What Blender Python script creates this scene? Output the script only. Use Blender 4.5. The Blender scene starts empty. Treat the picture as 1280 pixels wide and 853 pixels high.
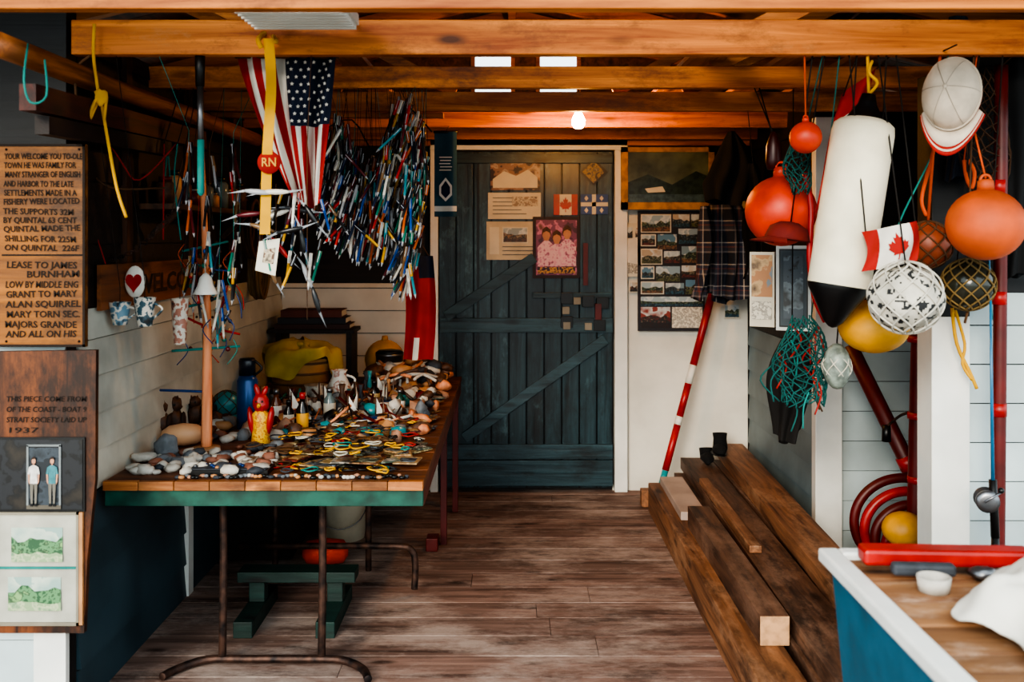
import bpy, bmesh, math, random
from mathutils import Vector, Matrix, Euler, noise
random.seed(7)
F=1244.4; H=1.46; HY=297.0
def P(x,y,d):
    """survey helper: bearing measured on the photo + real distance d (m) from the tripod -> world point"""
    return Vector(((x-640)*d/F, d, H-(y-HY)*d/F))
def lin(h):
    h=h.lstrip('#'); c=[int(h[i:i+2],16)/255 for i in (0,2,4)]
    return tuple(((x/12.92) if x<=.04045 else ((x+.055)/1.055)**2.4) for x in c)+(1,)
MATS={}
def base(name):
    m=bpy.data.materials.new(name); m.use_nodes=True
    nt=m.node_tree; b=nt.nodes['Principled BSDF']; return m,nt,b
def paint(name,col,rough=.55,metal=0,var=.25,scale=9,bump=.15,island=0,emis=0,col2=None,coat=0):
    if name in MATS: return MATS[name]
    m,nt,b=base(name); N=nt.nodes; L=nt.links
    tc=N.new('ShaderNodeTexCoord'); no=N.new('ShaderNodeTexNoise'); no.inputs['Scale'].default_value=scale; no.inputs['Detail'].default_value=6
    L.new(tc.outputs['Object'],no.inputs['Vector'])
    r=N.new('ShaderNodeValToRGB'); c=lin(col)
    c2=lin(col2) if col2 else tuple(x*(1-var) for x in c[:3])+(1,)
    r.color_ramp.elements[0].position=.35; r.color_ramp.elements[1].position=.62
    r.color_ramp.elements[0].color=c2; r.color_ramp.elements[1].color=c
    L.new(no.outputs['Fac'],r.inputs['Fac']); out=r.outputs['Color']
    if island:
        g=N.new('ShaderNodeNewGeometry'); hs=N.new('ShaderNodeHueSaturation'); mr=N.new('ShaderNodeMapRange')
        mr.inputs['To Min'].default_value=1-island; mr.inputs['To Max'].default_value=1+island
        L.new(g.outputs['Random Per Island'],mr.inputs['Value']); L.new(mr.outputs['Result'],hs.inputs['Value']); L.new(out,hs.inputs['Color']); out=hs.outputs['Color']
    L.new(out,b.inputs['Base Color']); b.inputs['Roughness'].default_value=rough; b.inputs['Metallic'].default_value=metal
    if coat: b.inputs['Coat Weight'].default_value=coat
    if bump:
        bp=N.new('ShaderNodeBump'); bp.inputs['Strength'].default_value=bump; bp.inputs['Distance'].default_value=.01
        L.new(no.outputs['Fac'],bp.inputs['Height']); L.new(bp.outputs['Normal'],b.inputs['Normal'])
    if emis:
        b.inputs['Emission Color'].default_value=c; b.inputs['Emission Strength'].default_value=emis
    MATS[name]=m; return m
def photo(name,cols,scale=22,seed=0,rough=.45):
    if name in MATS: return MATS[name]
    m,nt,b=base(name); N=nt.nodes; L=nt.links
    tc=N.new('ShaderNodeTexCoord'); no=N.new('ShaderNodeTexNoise'); no.noise_dimensions='4D'; no.inputs['W'].default_value=seed*3.7+.1
    no.inputs['Scale'].default_value=scale; no.inputs['Detail'].default_value=4; L.new(tc.outputs['Object'],no.inputs['Vector'])
    r=N.new('ShaderNodeValToRGB'); e=r.color_ramp.elements; n=len(cols)
    e[0].position=.34; e[0].color=lin(cols[0]); e[1].position=.66; e[1].color=lin(cols[-1])
    for i in range(1,n-1):
        p=.34+.32*i/(n-1); q=e.new(p-.022); q.color=lin(cols[i-1]) if i>1 else lin(cols[0]); q=e.new(p); q.color=lin(cols[i])
    L.new(no.outputs['Fac'],r.inputs['Fac']); L.new(r.outputs['Color'],b.inputs['Base Color']); b.inputs['Roughness'].default_value=rough
    MATS[name]=m; return m
def wood(name,dark,light,axis='X',sc=1.0,rough=.6,island=.25,knots=True,worn=None,wornamt=.55,stain=None,stainamt=.56):
    if name in MATS: return MATS[name]
    m,nt,b=base(name); N=nt.nodes; L=nt.links
    tc=N.new('ShaderNodeTexCoord'); g=N.new('ShaderNodeNewGeometry')
    cm=N.new('ShaderNodeCombineXYZ'); mu=N.new('ShaderNodeMath'); mu.operation='MULTIPLY'; mu.inputs[1].default_value=37
    L.new(g.outputs['Random Per Island'],mu.inputs[0])
    for i in range(3): L.new(mu.outputs[0],cm.inputs[i])
    ad=N.new('ShaderNodeVectorMath'); ad.operation='ADD'; L.new(tc.outputs['Object'],ad.inputs[0]); L.new(cm.outputs[0],ad.inputs[1])
    mp=N.new('ShaderNodeMapping'); s=[26*sc]*3; s['XYZ'.index(axis)]=1.6*sc; mp.inputs['Scale'].default_value=s
    L.new(ad.outputs[0],mp.inputs['Vector'])
    no=N.new('ShaderNodeTexNoise'); no.inputs['Scale'].default_value=1; no.inputs['Detail'].default_value=8; no.inputs['Roughness'].default_value=.65; no.inputs['Distortion'].default_value=.6
    L.new(mp.outputs[0],no.inputs['Vector'])
    r=N.new('ShaderNodeValToRGB'); r.color_ramp.elements[0].position=.34; r.color_ramp.elements[1].position=.66
    r.color_ramp.elements[0].color=lin(dark); r.color_ramp.elements[1].color=lin(light); L.new(no.outputs['Fac'],r.inputs['Fac'])
    out=r.outputs['Color']
    hs=N.new('ShaderNodeHueSaturation'); mr=N.new('ShaderNodeMapRange'); mr.inputs['To Min'].default_value=1-island; mr.inputs['To Max'].default_value=1+island
    L.new(g.outputs['Random Per Island'],mr.inputs['Value']); L.new(mr.outputs['Result'],hs.inputs['Value']); L.new(out,hs.inputs['Color']); out=hs.outputs['Color']
    if knots:
        mp2=N.new('ShaderNodeMapping'); s=[9.0]*3; s['XYZ'.index(axis)]=3.2; mp2.inputs['Scale'].default_value=s
        L.new(ad.outputs[0],mp2.inputs['Vector'])
        vo=N.new('ShaderNodeTexVoronoi'); vo.inputs['Scale'].default_value=1; L.new(mp2.outputs[0],vo.inputs['Vector'])
        kr=N.new('ShaderNodeValToRGB'); kr.color_ramp.elements[0].position=.07; kr.color_ramp.elements[1].position=.2
        kr.color_ramp.elements[0].color=(.12,.07,.05,1); kr.color_ramp.elements[1].color=(1,1,1,1)
        L.new(vo.outputs['Distance'],kr.inputs['Fac'])
        mx=N.new('ShaderNodeMix'); mx.data_type='RGBA'; mx.blend_type='MULTIPLY'; mx.inputs[0].default_value=.9
        L.new(out,mx.inputs[6]); L.new(kr.outputs['Color'],mx.inputs[7]); out=mx.outputs[2]
    for (wc,wa,scl,off) in ((worn,wornamt,2.2,0),(stain,stainamt,3.1,5)):
        if not wc: continue
        n2=N.new('ShaderNodeTexNoise'); n2.noise_dimensions='4D'; n2.inputs['W'].default_value=off; n2.inputs['Scale'].default_value=scl; n2.inputs['Detail'].default_value=9; n2.inputs['Roughness'].default_value=.78
        mp3=N.new('ShaderNodeMapping'); s=[1.8]*3; s['XYZ'.index(axis)]=.8; mp3.inputs['Scale'].default_value=s
        L.new(tc.outputs['Object'],mp3.inputs['Vector']); L.new(mp3.outputs[0],n2.inputs['Vector'])
        r2=N.new('ShaderNodeValToRGB'); r2.color_ramp.elements[0].position=wa-.05; r2.color_ramp.elements[1].position=wa+.1
        r2.color_ramp.elements[0].color=(0,0,0,1); r2.color_ramp.elements[1].color=(.85,.85,.85,1); L.new(n2.outputs['Fac'],r2.inputs['Fac'])
        mx=N.new('ShaderNodeMix'); mx.data_type='RGBA'; L.new(r2.outputs['Color'],mx.inputs[0]); L.new(out,mx.inputs[6]); mx.inputs[7].default_value=lin(wc); out=mx.outputs[2]
    L.new(out,b.inputs['Base Color'])
    b.inputs['Roughness'].default_value=rough
    bp=N.new('ShaderNodeBump'); bp.inputs['Strength'].default_value=.45; bp.inputs['Distance'].default_value=.006
    L.new(no.outputs['Fac'],bp.inputs['Height']); L.new(bp.outputs['Normal'],b.inputs['Normal'])
    MATS[name]=m; return m

class M:
    def __init__(s): s.v=[];s.f=[];s.mi=[];s.sm=[];s.mats=[];s.T=None
    def add(s,vs,fs,mat,smooth=False,mats=None):
        o=len(s.v)
        for v in vs:
            v=Vector(v)
            if s.T is not None: v=s.T@v
            s.v.append(v)
        for k,f in enumerate(fs):
            mm=mats[k] if mats else mat
            if mm not in s.mats: s.mats.append(mm)
            s.f.append([i+o for i in f]); s.mi.append(s.mats.index(mm)); s.sm.append(smooth)
    def box(s,c,size,mat,rot=None):
        c=Vector(c); R=(rot if isinstance(rot,Matrix) else Euler(rot).to_matrix()) if rot is not None else Matrix.Identity(3)
        vs=[c+R@Vector((sx*size[0]/2,sy*size[1]/2,sz*size[2]/2)) for sx in(-1,1) for sy in(-1,1) for sz in(-1,1)]
        s.add(vs,[(0,1,3,2),(4,6,7,5),(0,4,5,1),(2,3,7,6),(0,2,6,4),(1,5,7,3)],mat)
    def bb(s,a,b,mat):
        s.box(((a[0]+b[0])/2,(a[1]+b[1])/2,(a[2]+b[2])/2),(abs(b[0]-a[0]),abs(b[1]-a[1]),abs(b[2]-a[2])),mat)
    def beam(s,p0,p1,w,h,mat,up=(0,0,1)):
        p0=Vector(p0);p1=Vector(p1);d=(p1-p0).normalized();u=Vector(up);sd=d.cross(u)
        if sd.length<1e-4: sd=d.cross(Vector((0,1,0)))
        sd.normalize(); u=sd.cross(d).normalized()
        vs=[q+sd*a*w/2+u*b*h/2 for q in(p0,p1) for a,b in((-1,-1),(1,-1),(1,1),(-1,1))]
        s.add(vs,[(3,2,1,0),(4,5,6,7),(0,1,5,4),(1,2,6,5),(2,3,7,6),(3,0,4,7)],mat)
    def lathe(s,prof,p0,ax,mat,n=20,mats=None):
        p0=Vector(p0);ax=Vector(ax).normalized();a=ax.orthogonal().normalized();b=ax.cross(a)
        vs=[];fs=[];ms=[]
        for r,t in prof:
            for i in range(n):
                th=2*math.pi*i/n; vs.append(p0+ax*t+(a*math.cos(th)+b*math.sin(th))*r)
        for j in range(len(prof)-1):
            for i in range(n):
                fs.append((j*n+i,j*n+(i+1)%n,(j+1)*n+(i+1)%n,(j+1)*n+i)); ms.append(mats[j] if mats else mat)
        if prof[0][0]>1e-5: fs.append(tuple(range(n-1,-1,-1))); ms.append(mats[0] if mats else mat)
        if prof[-1][0]>1e-5: fs.append(tuple((len(prof)-1)*n+i for i in range(n))); ms.append(mats[-1] if mats else mat)
        s.add(vs,fs,mat,True,ms)
    def cyl(s,p0,p1,r0,r1,mat,n=12):
        p0=Vector(p0);p1=Vector(p1)
        s.lathe([(r0,0),(r1,(p1-p0).length)],p0,p1-p0,mat,n)
    def ell(s,c,r,mat,rot=None,n=20,fn=None,k=None):
        if not hasattr(r,'__len__'): r=(r,r,r)
        R=Euler(rot).to_matrix() if rot is not None else Matrix.Identity(3)
        c=Vector(c);nz=n//2;vs=[];fs=[];ms=[]
        for j in range(nz+1):
            ph=math.pi*j/nz
            for i in range(n):
                th=2*math.pi*i/n
                q=Vector((math.sin(ph)*math.cos(th),math.sin(ph)*math.sin(th),math.cos(ph)))
                if k: q=q*(1+k*noise.noise(q*1.7+c*13))
                vs.append(c+R@Vector((q.x*r[0],q.y*r[1],q.z*r[2])))
        for j in range(nz):
            for i in range(n):
                f=(j*n+i,(j+1)*n+i,(j+1)*n+(i+1)%n,j*n+(i+1)%n)
                fs.append(f); ms.append(fn((i+.5)/n,(j+.5)/nz) if fn else mat)
        s.add(vs,fs,mat,True,ms)
    def tube(s,pts,r,mat,n=6,sm=4,closed=False):
        pts=[Vector(p) for p in pts]
        if sm and len(pts)>2:
            o=[];L=len(pts)
            rng=range(L if closed else L-1)
            for i in rng:
                if closed: a,b,c,d=pts[i-1],pts[i],pts[(i+1)%L],pts[(i+2)%L]
                else: a,b,c,d=pts[max(i-1,0)],pts[i],pts[i+1],pts[min(i+2,L-1)]
                for k in range(sm):
                    t=k/sm
                    o.append(.5*((2*b)+(c-a)*t+(2*a-5*b+4*c-d)*t*t+(3*b-a-3*c+d)*t**3))
            if not closed:o.append(pts[-1])
            pts=o
        L=len(pts);vs=[];fs=[];u=None
        for i,p in enumerate(pts):
            if closed: d=(pts[(i+1)%L]-pts[i-1])
            else: d=pts[min(i+1,L-1)]-pts[max(i-1,0)]
            if d.length<1e-9: d=Vector((0,0,1))
            d.normalize()
            if u is None: u=d.orthogonal().normalized()
            else:
                u=u-d*u.dot(d)
                u=u.normalized() if u.length>1e-6 else d.orthogonal().normalized()
            w=d.cross(u)
            rr=r(i/(L-1)) if callable(r) else r
            for k in range(n):
                th=2*math.pi*k/n; vs.append(p+(u*math.cos(th)+w*math.sin(th))*rr)
        for i in range(L if closed else L-1):
            j=(i+1)%L
            for k in range(n): fs.append((i*n+k,i*n+(k+1)%n,j*n+(k+1)%n,j*n+k))
        if not closed:
            fs.append(tuple(range(n-1,-1,-1)));fs.append(tuple((L-1)*n+k for k in range(n)))
        s.add(vs,fs,mat,True)
    def sheet(s,fn,nu,nv,mat,cf=None,th=.0015,off=(0,1,0)):
        vs=[];fs=[];ms=[];off=Vector(off)
        g=[[Vector(fn(i/nu,j/nv)) for i in range(nu+1)] for j in range(nv+1)]
        for side in (0,1):
            for j in range(nv+1):
                for i in range(nu+1): vs.append(g[j][i]+off*th*side)
        o=(nu+1)*(nv+1)
        for j in range(nv):
            for i in range(nu):
                a=j*(nu+1)+i; q=(a,a+nu+1,a+nu+2,a+1)
                mm=cf((i+.5)/nu,(j+.5)/nv) if cf else mat
                fs.append(q);ms.append(mm);fs.append(tuple(x+o for x in q[::-1]));ms.append(mm)
        s.add(vs,fs,mat,True,ms)
    def prism(s,pts,dv,mat):
        n=len(pts);dv=Vector(dv)
        vs=[Vector(p) for p in pts]+[Vector(p)+dv for p in pts]
        fs=[tuple(range(n)),tuple(range(2*n-1,n-1,-1))]+[(i,i+n,(i+1)%n+n,(i+1)%n) for i in range(n)]
        s.add(vs,fs,mat)
    def panel(s,x0,y0,x1,y1,d,mat,th=.002):
        s.prism([P(x0,y0,d),P(x0,y1,d),P(x1,y1,d),P(x1,y0,d)],(0,th,0),mat)
    def poly(s,pts,d,mat,th=.001):
        s.prism([P(x,y,d) for x,y in pts],(0,th,0),mat)
    def text(s,body,o,ux,uy,size,mat,width=None,bold=.015):
        cu=bpy.data.curves.new('t','FONT');cu.body=body;cu.size=size;cu.resolution_u=2;cu.offset=size*bold
        ob=bpy.data.objects.new('t',cu);bpy.context.scene.collection.objects.link(ob)
        dg=bpy.context.evaluated_depsgraph_get();dg.update()
        me=bpy.data.meshes.new_from_object(ob.evaluated_get(dg))
        vs=[v.co.copy() for v in me.vertices];fs=[tuple(p.vertices) for p in me.polygons]
        bpy.data.objects.remove(ob);bpy.data.meshes.remove(me)
        if not vs: return
        w=max(v.x for v in vs);k=(width/w) if width else 1
        o=Vector(o);ux=Vector(ux);uy=Vector(uy)
        s.add([o+ux*v.x*k+uy*v.y for v in vs],fs,mat)
    def build(s,name,bevel=0):
        me=bpy.data.meshes.new(name)
        lo=Vector((min(v[i] for v in s.v) for i in range(3)));hi=Vector((max(v[i] for v in s.v) for i in range(3)))
        c=(lo+hi)/2
        me.from_pydata([v-c for v in s.v],[],s.f)
        for m in s.mats: me.materials.append(m)
        me.polygons.foreach_set('material_index',s.mi);me.polygons.foreach_set('use_smooth',s.sm)
        me.update()
        ob=bpy.data.objects.new(name,me);ob.location=c;bpy.context.scene.collection.objects.link(ob)
        if bevel:
            b=ob.modifiers.new('bevel','BEVEL');b.width=bevel;b.segments=2;b.limit_method='ANGLE'
        return ob
R=random.uniform

# ---------------- materials
joist=wood('joist_wood','#8a4010','#dd883a','X',sc=.8,rough=.6,island=.15,worn='#b98350',wornamt=.62,stain='#5d2b0d',stainamt=.56)
raft=wood('rafter_wood','#7a3a12','#c87c34','X',rough=.6,island=.2,stain='#4a2008')
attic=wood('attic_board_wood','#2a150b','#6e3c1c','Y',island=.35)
darkw=wood('dark_wall_wood','#0c0b0b','#2a1e17','X',island=.4)
outd=wood('dark_outer_boards','#08090a','#17171a','X',island=.4)
floorm=wood('floor_wood','#4f3931','#94766a','X',sc=.8,rough=.75,island=.2,worn='#b3a096',wornamt=.51,stain='#35251f',stainamt=.585)
white=paint('white_wall_paint','#e0ddd2',.5,var=.16,scale=4,island=.05)
whitel=paint('shaded_white_wall','#c3c4ba',.5,var=.3,scale=5,island=.08)  # darker copy of the white wall paint, left wall's dimness put into the colour
whitec=paint('cool_white_paint','#b4c2c4',.5,var=.18,scale=4,island=.06)
bluew=paint('shaded_siding_blue_grey','#30464f',.5,var=.35,scale=4,island=.12)  # shade on the lower left siding, put into its base colour
bluer=paint('blue_grey_paint_light','#6b7d84',.5,var=.3,scale=4,island=.1)
trim=paint('white_trim_paint','#e4e4de',.45,var=.14,scale=5)
doorm=wood('door_teal_paint','#0c191e','#2c4b55','Z',sc=.9,rough=.34,island=.35,knots=True,worn='#080c0e',wornamt=.51,stain='#5d818a',stainamt=.59)
doorx=wood('door_teal_paint_x','#11242c','#34545e','X',sc=.9,rough=.4,island=.2,worn='#0c1316',wornamt=.55,stain='#5b7c85',stainamt=.61)
lumA=wood('lumber_brown','#4f3020','#a3704c','Y',island=.15,worn='#b78d6d',wornamt=.57,stain='#2a1810',stainamt=.6)
lumB=wood('lumber_dark','#30201a','#76523d','Y',island=.15,worn='#93725e',wornamt=.55,stain='#1c110c',stainamt=.58)
lumP=paint('pale_board','#b9a498',.7,scale=5)
endg=paint('end_grain','#c99b72',.8,var=.35,scale=30)
black=paint('black_plastic','#0c0d0f',.4,var=.2)
blackc=paint('black_cloth','#0d0e11',.95,var=.3,scale=20)
red=paint('red_paint','#ad1d18',.4,var=.4,scale=14); dred=paint('dark_red_paint','#641512',.45,var=.4)
redc=paint('red_cloth','#a8231d',.9); whc=paint('white_cloth','#ddd9cf',.9,var=.15); navy=paint('navy_cloth','#13203a',.9)
orange=paint('orange_buoy_plastic','#de3d18',.48,var=.4,scale=8,bump=.3); dor=paint('faded_orange_plastic','#cc5a28',.65,var=.4,scale=7,bump=.3)
yel=paint('yellow_plastic','#dd9e28',.55,var=.4,scale=8,bump=.3); yrope=paint('yellow_rope','#d9a21c',.8); teal=paint('teal_rope','#1f8079',.8)
orope=paint('orange_rope','#c8501c',.8); rrope=paint('red_rope','#a5251d',.8); brope=paint('brown_twine','#5d3f26',.9); wrope=paint('white_twine','#c8c2b2',.9)
blue=paint('blue_enamel','#1c3f7a',.3,metal=.2); tealp=paint('teal_plastic','#2c8d95',.3); green=paint('green_paint','#185547',.5,var=.6,scale=12)
buoyw=paint('white_buoy_foam','#eae1c8',.6,var=.2,scale=7,bump=.3); iron=paint('rusty_iron','#5a4238',.55,metal=.6,var=.6,scale=22,col2='#221e1f')
steel=paint('steel','#85868a',.35,metal=.9); blade=paint('knife_steel','#6f7276',.3,metal=.95); gold=paint('gilt_frame','#c08a3c',.45,metal=.1,var=.5,scale=20)
paper=paint('paper','#d6d0c0',.8,var=.12)
brown=paint('print_brown','#5b3a26',.6,var=.6,scale=50); skin=paint('print_skin','#c9957a',.7)
tan=paint('tan_wood','#c08a5c',.5,var=.35); drift=wood('driftwood_pink','#b8643c','#e29a70','Z',knots=False)
ochre=wood('ochre_sign','#5f3409','#a8671a','X',sc=.6,island=.05,knots=False,worn='#38200a',wornamt=.52,stain='#c4862c',stainamt=.63)
burnt=wood('burnt_board','#2c140a','#8a4b20','Z',sc=.7,island=.1,worn='#100806',wornamt=.48); ink=paint('burnt_ink','#180c03',.8); ink2=paint('burnt_ink_faded','#241407',.8,var=.3)
grey=paint('grey_stone','#74797f',.75,var=.45,scale=25); pale=paint('pale_stone','#c4beb4',.7,var=.35,scale=20); slate=paint('slate_stone','#3d424a',.7,var=.4,scale=25)
glassw=paint('bulb_glow','#ffb765',.4,emis=560,bump=0)
cord2=paint('dark_cord','#1c1714',.9)

# ---------------- room
m=M()
y=1.0
while y<5.85:
    w=R(.155,.185)
    xs=[-1.34,2.42]
    for _ in range(random.choice([0,1,1])): xs.append(R(-.9,1.2))
    xs.sort()
    for a,b in zip(xs[:-1],xs[1:]): m.bb((a+.001,y,-.03),(b-.001,min(y+w,5.86)-.006,R(-.0015,0)),floorm)
    y+=w
m.bb((-2.5,1,-.06),(2.5,5.9,-.031),outd)
m.build('floor')
m=M(); m.bb((-30,-30,-.12),(30,30,-.065),paint('gravel','#8f8b84',.9,var=.4,scale=30)); m.build('ground')

def siding(m,a,b,z0,z1,nrm,mat,h=.13,t=.016):
    a=Vector((a[0],a[1],0));b=Vector((b[0],b[1],0));n=Vector((nrm[0],nrm[1],0))
    z=z0
    while z<z1-.01:
        zz=min(z+h,z1)-.005
        q=[a+Vector((0,0,z))+n*t,a+Vector((0,0,zz))+n*t*.35,a+Vector((0,0,zz)),a+Vector((0,0,z))]
        m.prism([q[0],q[1],q[2],q[3]],b-a,mat); z+=h
m=M(); m.bb((-1.43,3.05,0),(-1.34,5.85,2.1),darkw)
siding(m,(-1.34,3.06),(-1.34,5.74),0,.66,(1,0),bluew); siding(m,(-1.34,3.06),(-1.34,5.74),.66,1.24,(1,0),whitel,.12,.02); siding(m,(-1.34,3.06),(-1.34,5.74),1.24,2.1,(1,0),darkw,.2,.01)
for yy in (4.05,5.0): m.bb((-1.34,yy,0),(-1.315,yy+.06,.58),trim)
for yy in (3.4,4.05,4.7,5.3): m.bb((-1.34,yy,1.24),(-1.315,yy+.05,2.1),wood('stud_wood','#2c180c','#5a3318','Z'))
m.build('wall_left')
m=M(); m.bb((-2.6,2.98,0),(-1.335,3.05,2.15),outd)
siding(m,(-2.6,2.98),(-1.335,2.98),0,1.3,(0,-1),whitec,.13,.012); m.bb((-1.42,2.955,0),(-1.325,2.98,1.0),trim)
m.build('wall_front_left')
m=M(); m.bb((-1.43,5.76,0),(1.46,5.86,2.08),darkw)
siding(m,(-1.33,5.76),(-.44,5.76),0,1.2,(0,-1),white); siding(m,(-1.33,5.76),(-.44,5.76),1.2,2.08,(0,-1),darkw,.2,.01)
m.bb((.58,5.745,0),(1.36,5.76,1.72),white); siding(m,(.6,5.76),(1.36,5.76),1.72,2.08,(0,-1),darkw,.18,.01)
m.build('wall_back')
m=M()
def gz(x): return 2.14+(2.75-2.14)*(1-abs(x)/2.5)
def gp(x0,x1,za,zb=None):
    pts=[(x0,za),(x1,za)]
    if zb is None:
        pts+=[(x1,gz(x1))]+([(0,gz(0))] if x0<0<x1 else [])+[(x0,gz(x0))]
    else: pts+=[(x1,zb),(x0,zb)]
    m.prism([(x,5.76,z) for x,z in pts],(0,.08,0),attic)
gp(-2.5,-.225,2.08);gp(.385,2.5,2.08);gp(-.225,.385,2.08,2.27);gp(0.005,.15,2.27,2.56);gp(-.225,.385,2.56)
for x in (-.225,.005,.15,.385): m.bb((x-.012,5.74,2.25),(x+.012,5.76,2.58),raft)
m.bb((-2.4,5.73,2.08),(2.4,5.76,2.17),raft)
m.build('wall_back_gable')
for i,(a,b) in enumerate(((-.225,.005),(.15,.385))):
    m=M(); g,nt,bs=base('window_glass_%d'%i); bs.inputs['Transmission Weight'].default_value=1;bs.inputs['Roughness'].default_value=.05;bs.inputs['IOR'].default_value=1.01
    m.bb((a+.002,5.79,2.272),(b-.002,5.795,2.558),g); m.build('window_%d'%(i+1))
m=M(); m.bb((1.375,4.52,0),(1.46,5.76,2.1),darkw); siding(m,(1.375,4.52),(1.375,5.745),0,.95,(-1,0),bluer,.14); siding(m,(1.375,4.52),(1.375,5.745),.95,2.1,(-1,0),darkw,.2,.01)
m.build('wall_right')
m=M(); m.bb((1.46,4.52,0),(2.5,4.6,2.1),darkw); siding(m,(1.48,4.52),(2.42,4.52),0,1.0,(0,-1),whitec,.135); siding(m,(1.48,4.52),(2.42,4.52),1.0,2.1,(0,-1),darkw,.2,.01)
m.build('wall_alcove')
m=M(); m.bb((1.36,4.46,0),(1.48,4.52,2.0),trim); m.build('trim_1',bevel=.003)
m=M(); m.bb((2.42,3.4,0),(2.5,4.52,2.1),darkw); m.build('wall_alcove_side')
m=M(); m.bb((1.5,3.32,0),(2.6,3.4,2.12),outd); siding(m,(1.5,3.32),(2.6,3.32),0,1.28,(0,-1),whitec,.13,.012); m.build('wall_front_right')
m=M(); m.bb((1.375,3.26,0),(1.5,3.38,1.2),trim); m.bb((1.375,3.26,1.201),(1.5,3.38,2.0),outd); m.build('trim_2',bevel=.003)
m=M()
for sgn in (-1,1):
    y=1.6  # roof boards extended forward, unseen, to shade the front wall and objects
    while y<5.95:
        w=.16
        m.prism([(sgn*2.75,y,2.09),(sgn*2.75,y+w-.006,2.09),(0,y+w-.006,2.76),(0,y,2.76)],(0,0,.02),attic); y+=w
    m.prism([(sgn*2.8,1.55,2.115),(sgn*2.8,6,2.115),(0,6,2.79),(0,1.55,2.79)],(0,0,.03),paint('roofing','#2c2c2e',.9))
m.build('ceiling')
m=M()
BY=[2.38,2.99,3.66,4.30,4.95,5.55]
for i,yb in enumerate(BY):
    x0=-1.29 if yb<3.4 else -2.35
    x1=2.4
    if i==1: m.bb((-1.325,yb,2.01),(x1,yb+.045,2.115),joist)
    else: m.bb((x0,yb,2.01+R(-.003,.003)),(x1,yb+.045,2.09 if i else 2.105),joist)
m.bb((-1.3,5.69,1.985),(1.36,5.74,2.05),joist)
m.bb((-1.32,4.35,1.985),(-.3,4.40,2.008),joist)
m.build('ceiling_joists',bevel=.003)
def jtop(p,z=2.02):
    b=min(BY,key=lambda q:abs(q+.02-p[1]));return Vector((p[0],b+.022,z))
m=M()
for yb in BY[1:]:
    for sgn in (-1,1):
        m.beam((sgn*2.4,yb+.08,2.13),(sgn*.02,yb+.08,2.70),.045,.09,raft)
        m.beam((sgn*.75,yb+.07,2.1),(sgn*1.35,yb+.07,2.40),.03,.06,raft)
m.beam((0,2.3,2.69),(0,5.74,2.69),.04,.1,raft)
m.beam((-.25,4.4,2.1),(-.85,4.4,2.42),.03,.05,raft);m.beam((.45,4.4,2.1),(.95,4.4,2.4),.03,.05,raft)
m.build('roof_rafters')
m=M()
for x,w in ((-.95,.12),(-.6,.1),(.72,.14),(1.05,.11),(1.3,.09)):
    m.bb((x-w/2,3.12+R(0,.3),2.12),(x+w/2,5.6,2.14),wood('stored_board','#8a4d20','#c9853f','Y'))
m.build('stored_planks')
m=M(); m.bb((-.74,2.62,2.07),(-.44,2.86,2.10),trim)
for k in range(7): m.bb((-.735,2.635+k*.034,2.055),(-.445,2.645+k*.034,2.07),trim)
for xx in (-.7,-.48): m.bb((xx-.01,2.43,2.10),(xx+.01,2.99,2.108),steel)
m.build('fluorescent_light_fixture')
m=M(); a=P(1005,80,4.2);b=P(1110,8,3.4); m.beam((a.x,a.y,2.2),(b.x,b.y,2.3),.03,.012,steel)
m.build('metal_strap')
m=M(); c=P(723,152,4.6); m.cyl((c.x,4.6,2.2),(c.x,4.6,c.z+.06),.003,.003,black); m.cyl((c.x,4.6,c.z+.075),(c.x,4.6,c.z+.03),.017,.015,black)
m.lathe([(0,-.035),(.02,-.03),(.031,-.01),(.03,.008),(.02,.03),(.014,.042)],(c.x,4.6,c.z),(0,0,1),glassw); m.build('light_bulb')

# ---------------- door
m=M(); D=5.70
x=549
while x<766:
    w=min(22,767-x); a=P(x,190,D);b=P(x+w-1.8,612,D)
    m.bb((a.x,D,b.z+.010),(b.x,D+.03,a.z),doorm); x+=w
m.panel(549,190,767,606,D+.031,black,.01)
def batt(x0,y0,x1,y1): 
    a=P(x0,y0,D-.022);b=P(x1,y1,D-.022); m.bb((a.x,D-.022,b.z),(b.x,D,a.z),doorx)
batt(550,398,766,416);batt(550,556,766,574);batt(550,192,766,204);batt(550,576,766,608)
for (x0,y0,x1,y1) in ((580,548,757,424),(557,396,668,322)):
    m.beam(P(x0,y0,D-.012),P(x1,y1,D-.012),.022,.06,doorx,up=(0,0,1))
batt(666,366,765,373)
for xx,yy in ((701,366),(728,370),(746,372),(701,396),(742,400)):
    m.panel(xx,yy,xx+15,yy+14,D-.032,black,.03)
for xx,yy in ((703,384),(717,372),(731,404),(704,403)): m.panel(xx,yy,xx+9,yy+9,D-.036,paint('latch_paper','#8f8b7d'),.03)
m.panel(744,380,752,400,D-.034,dred,.03)
m.panel(596,190,599,612,D-.003,black,.003)
m.build('door_1',bevel=.002)
m=M()
a=P(538,177,5.72);b=P(548,615,5.72);m.bb((a.x,5.70,0),(b.x,5.76,a.z),trim)
a=P(768,177,5.72);b=P(784,615,5.72);m.bb((a.x,5.70,0),(b.x,5.76,a.z),trim)
a=P(538,177,5.72);b=P(784,188,5.72);m.bb((a.x,5.69,b.z),(b.x,5.76,a.z+.01),trim)
m.build('trim_3',bevel=.003)
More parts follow.
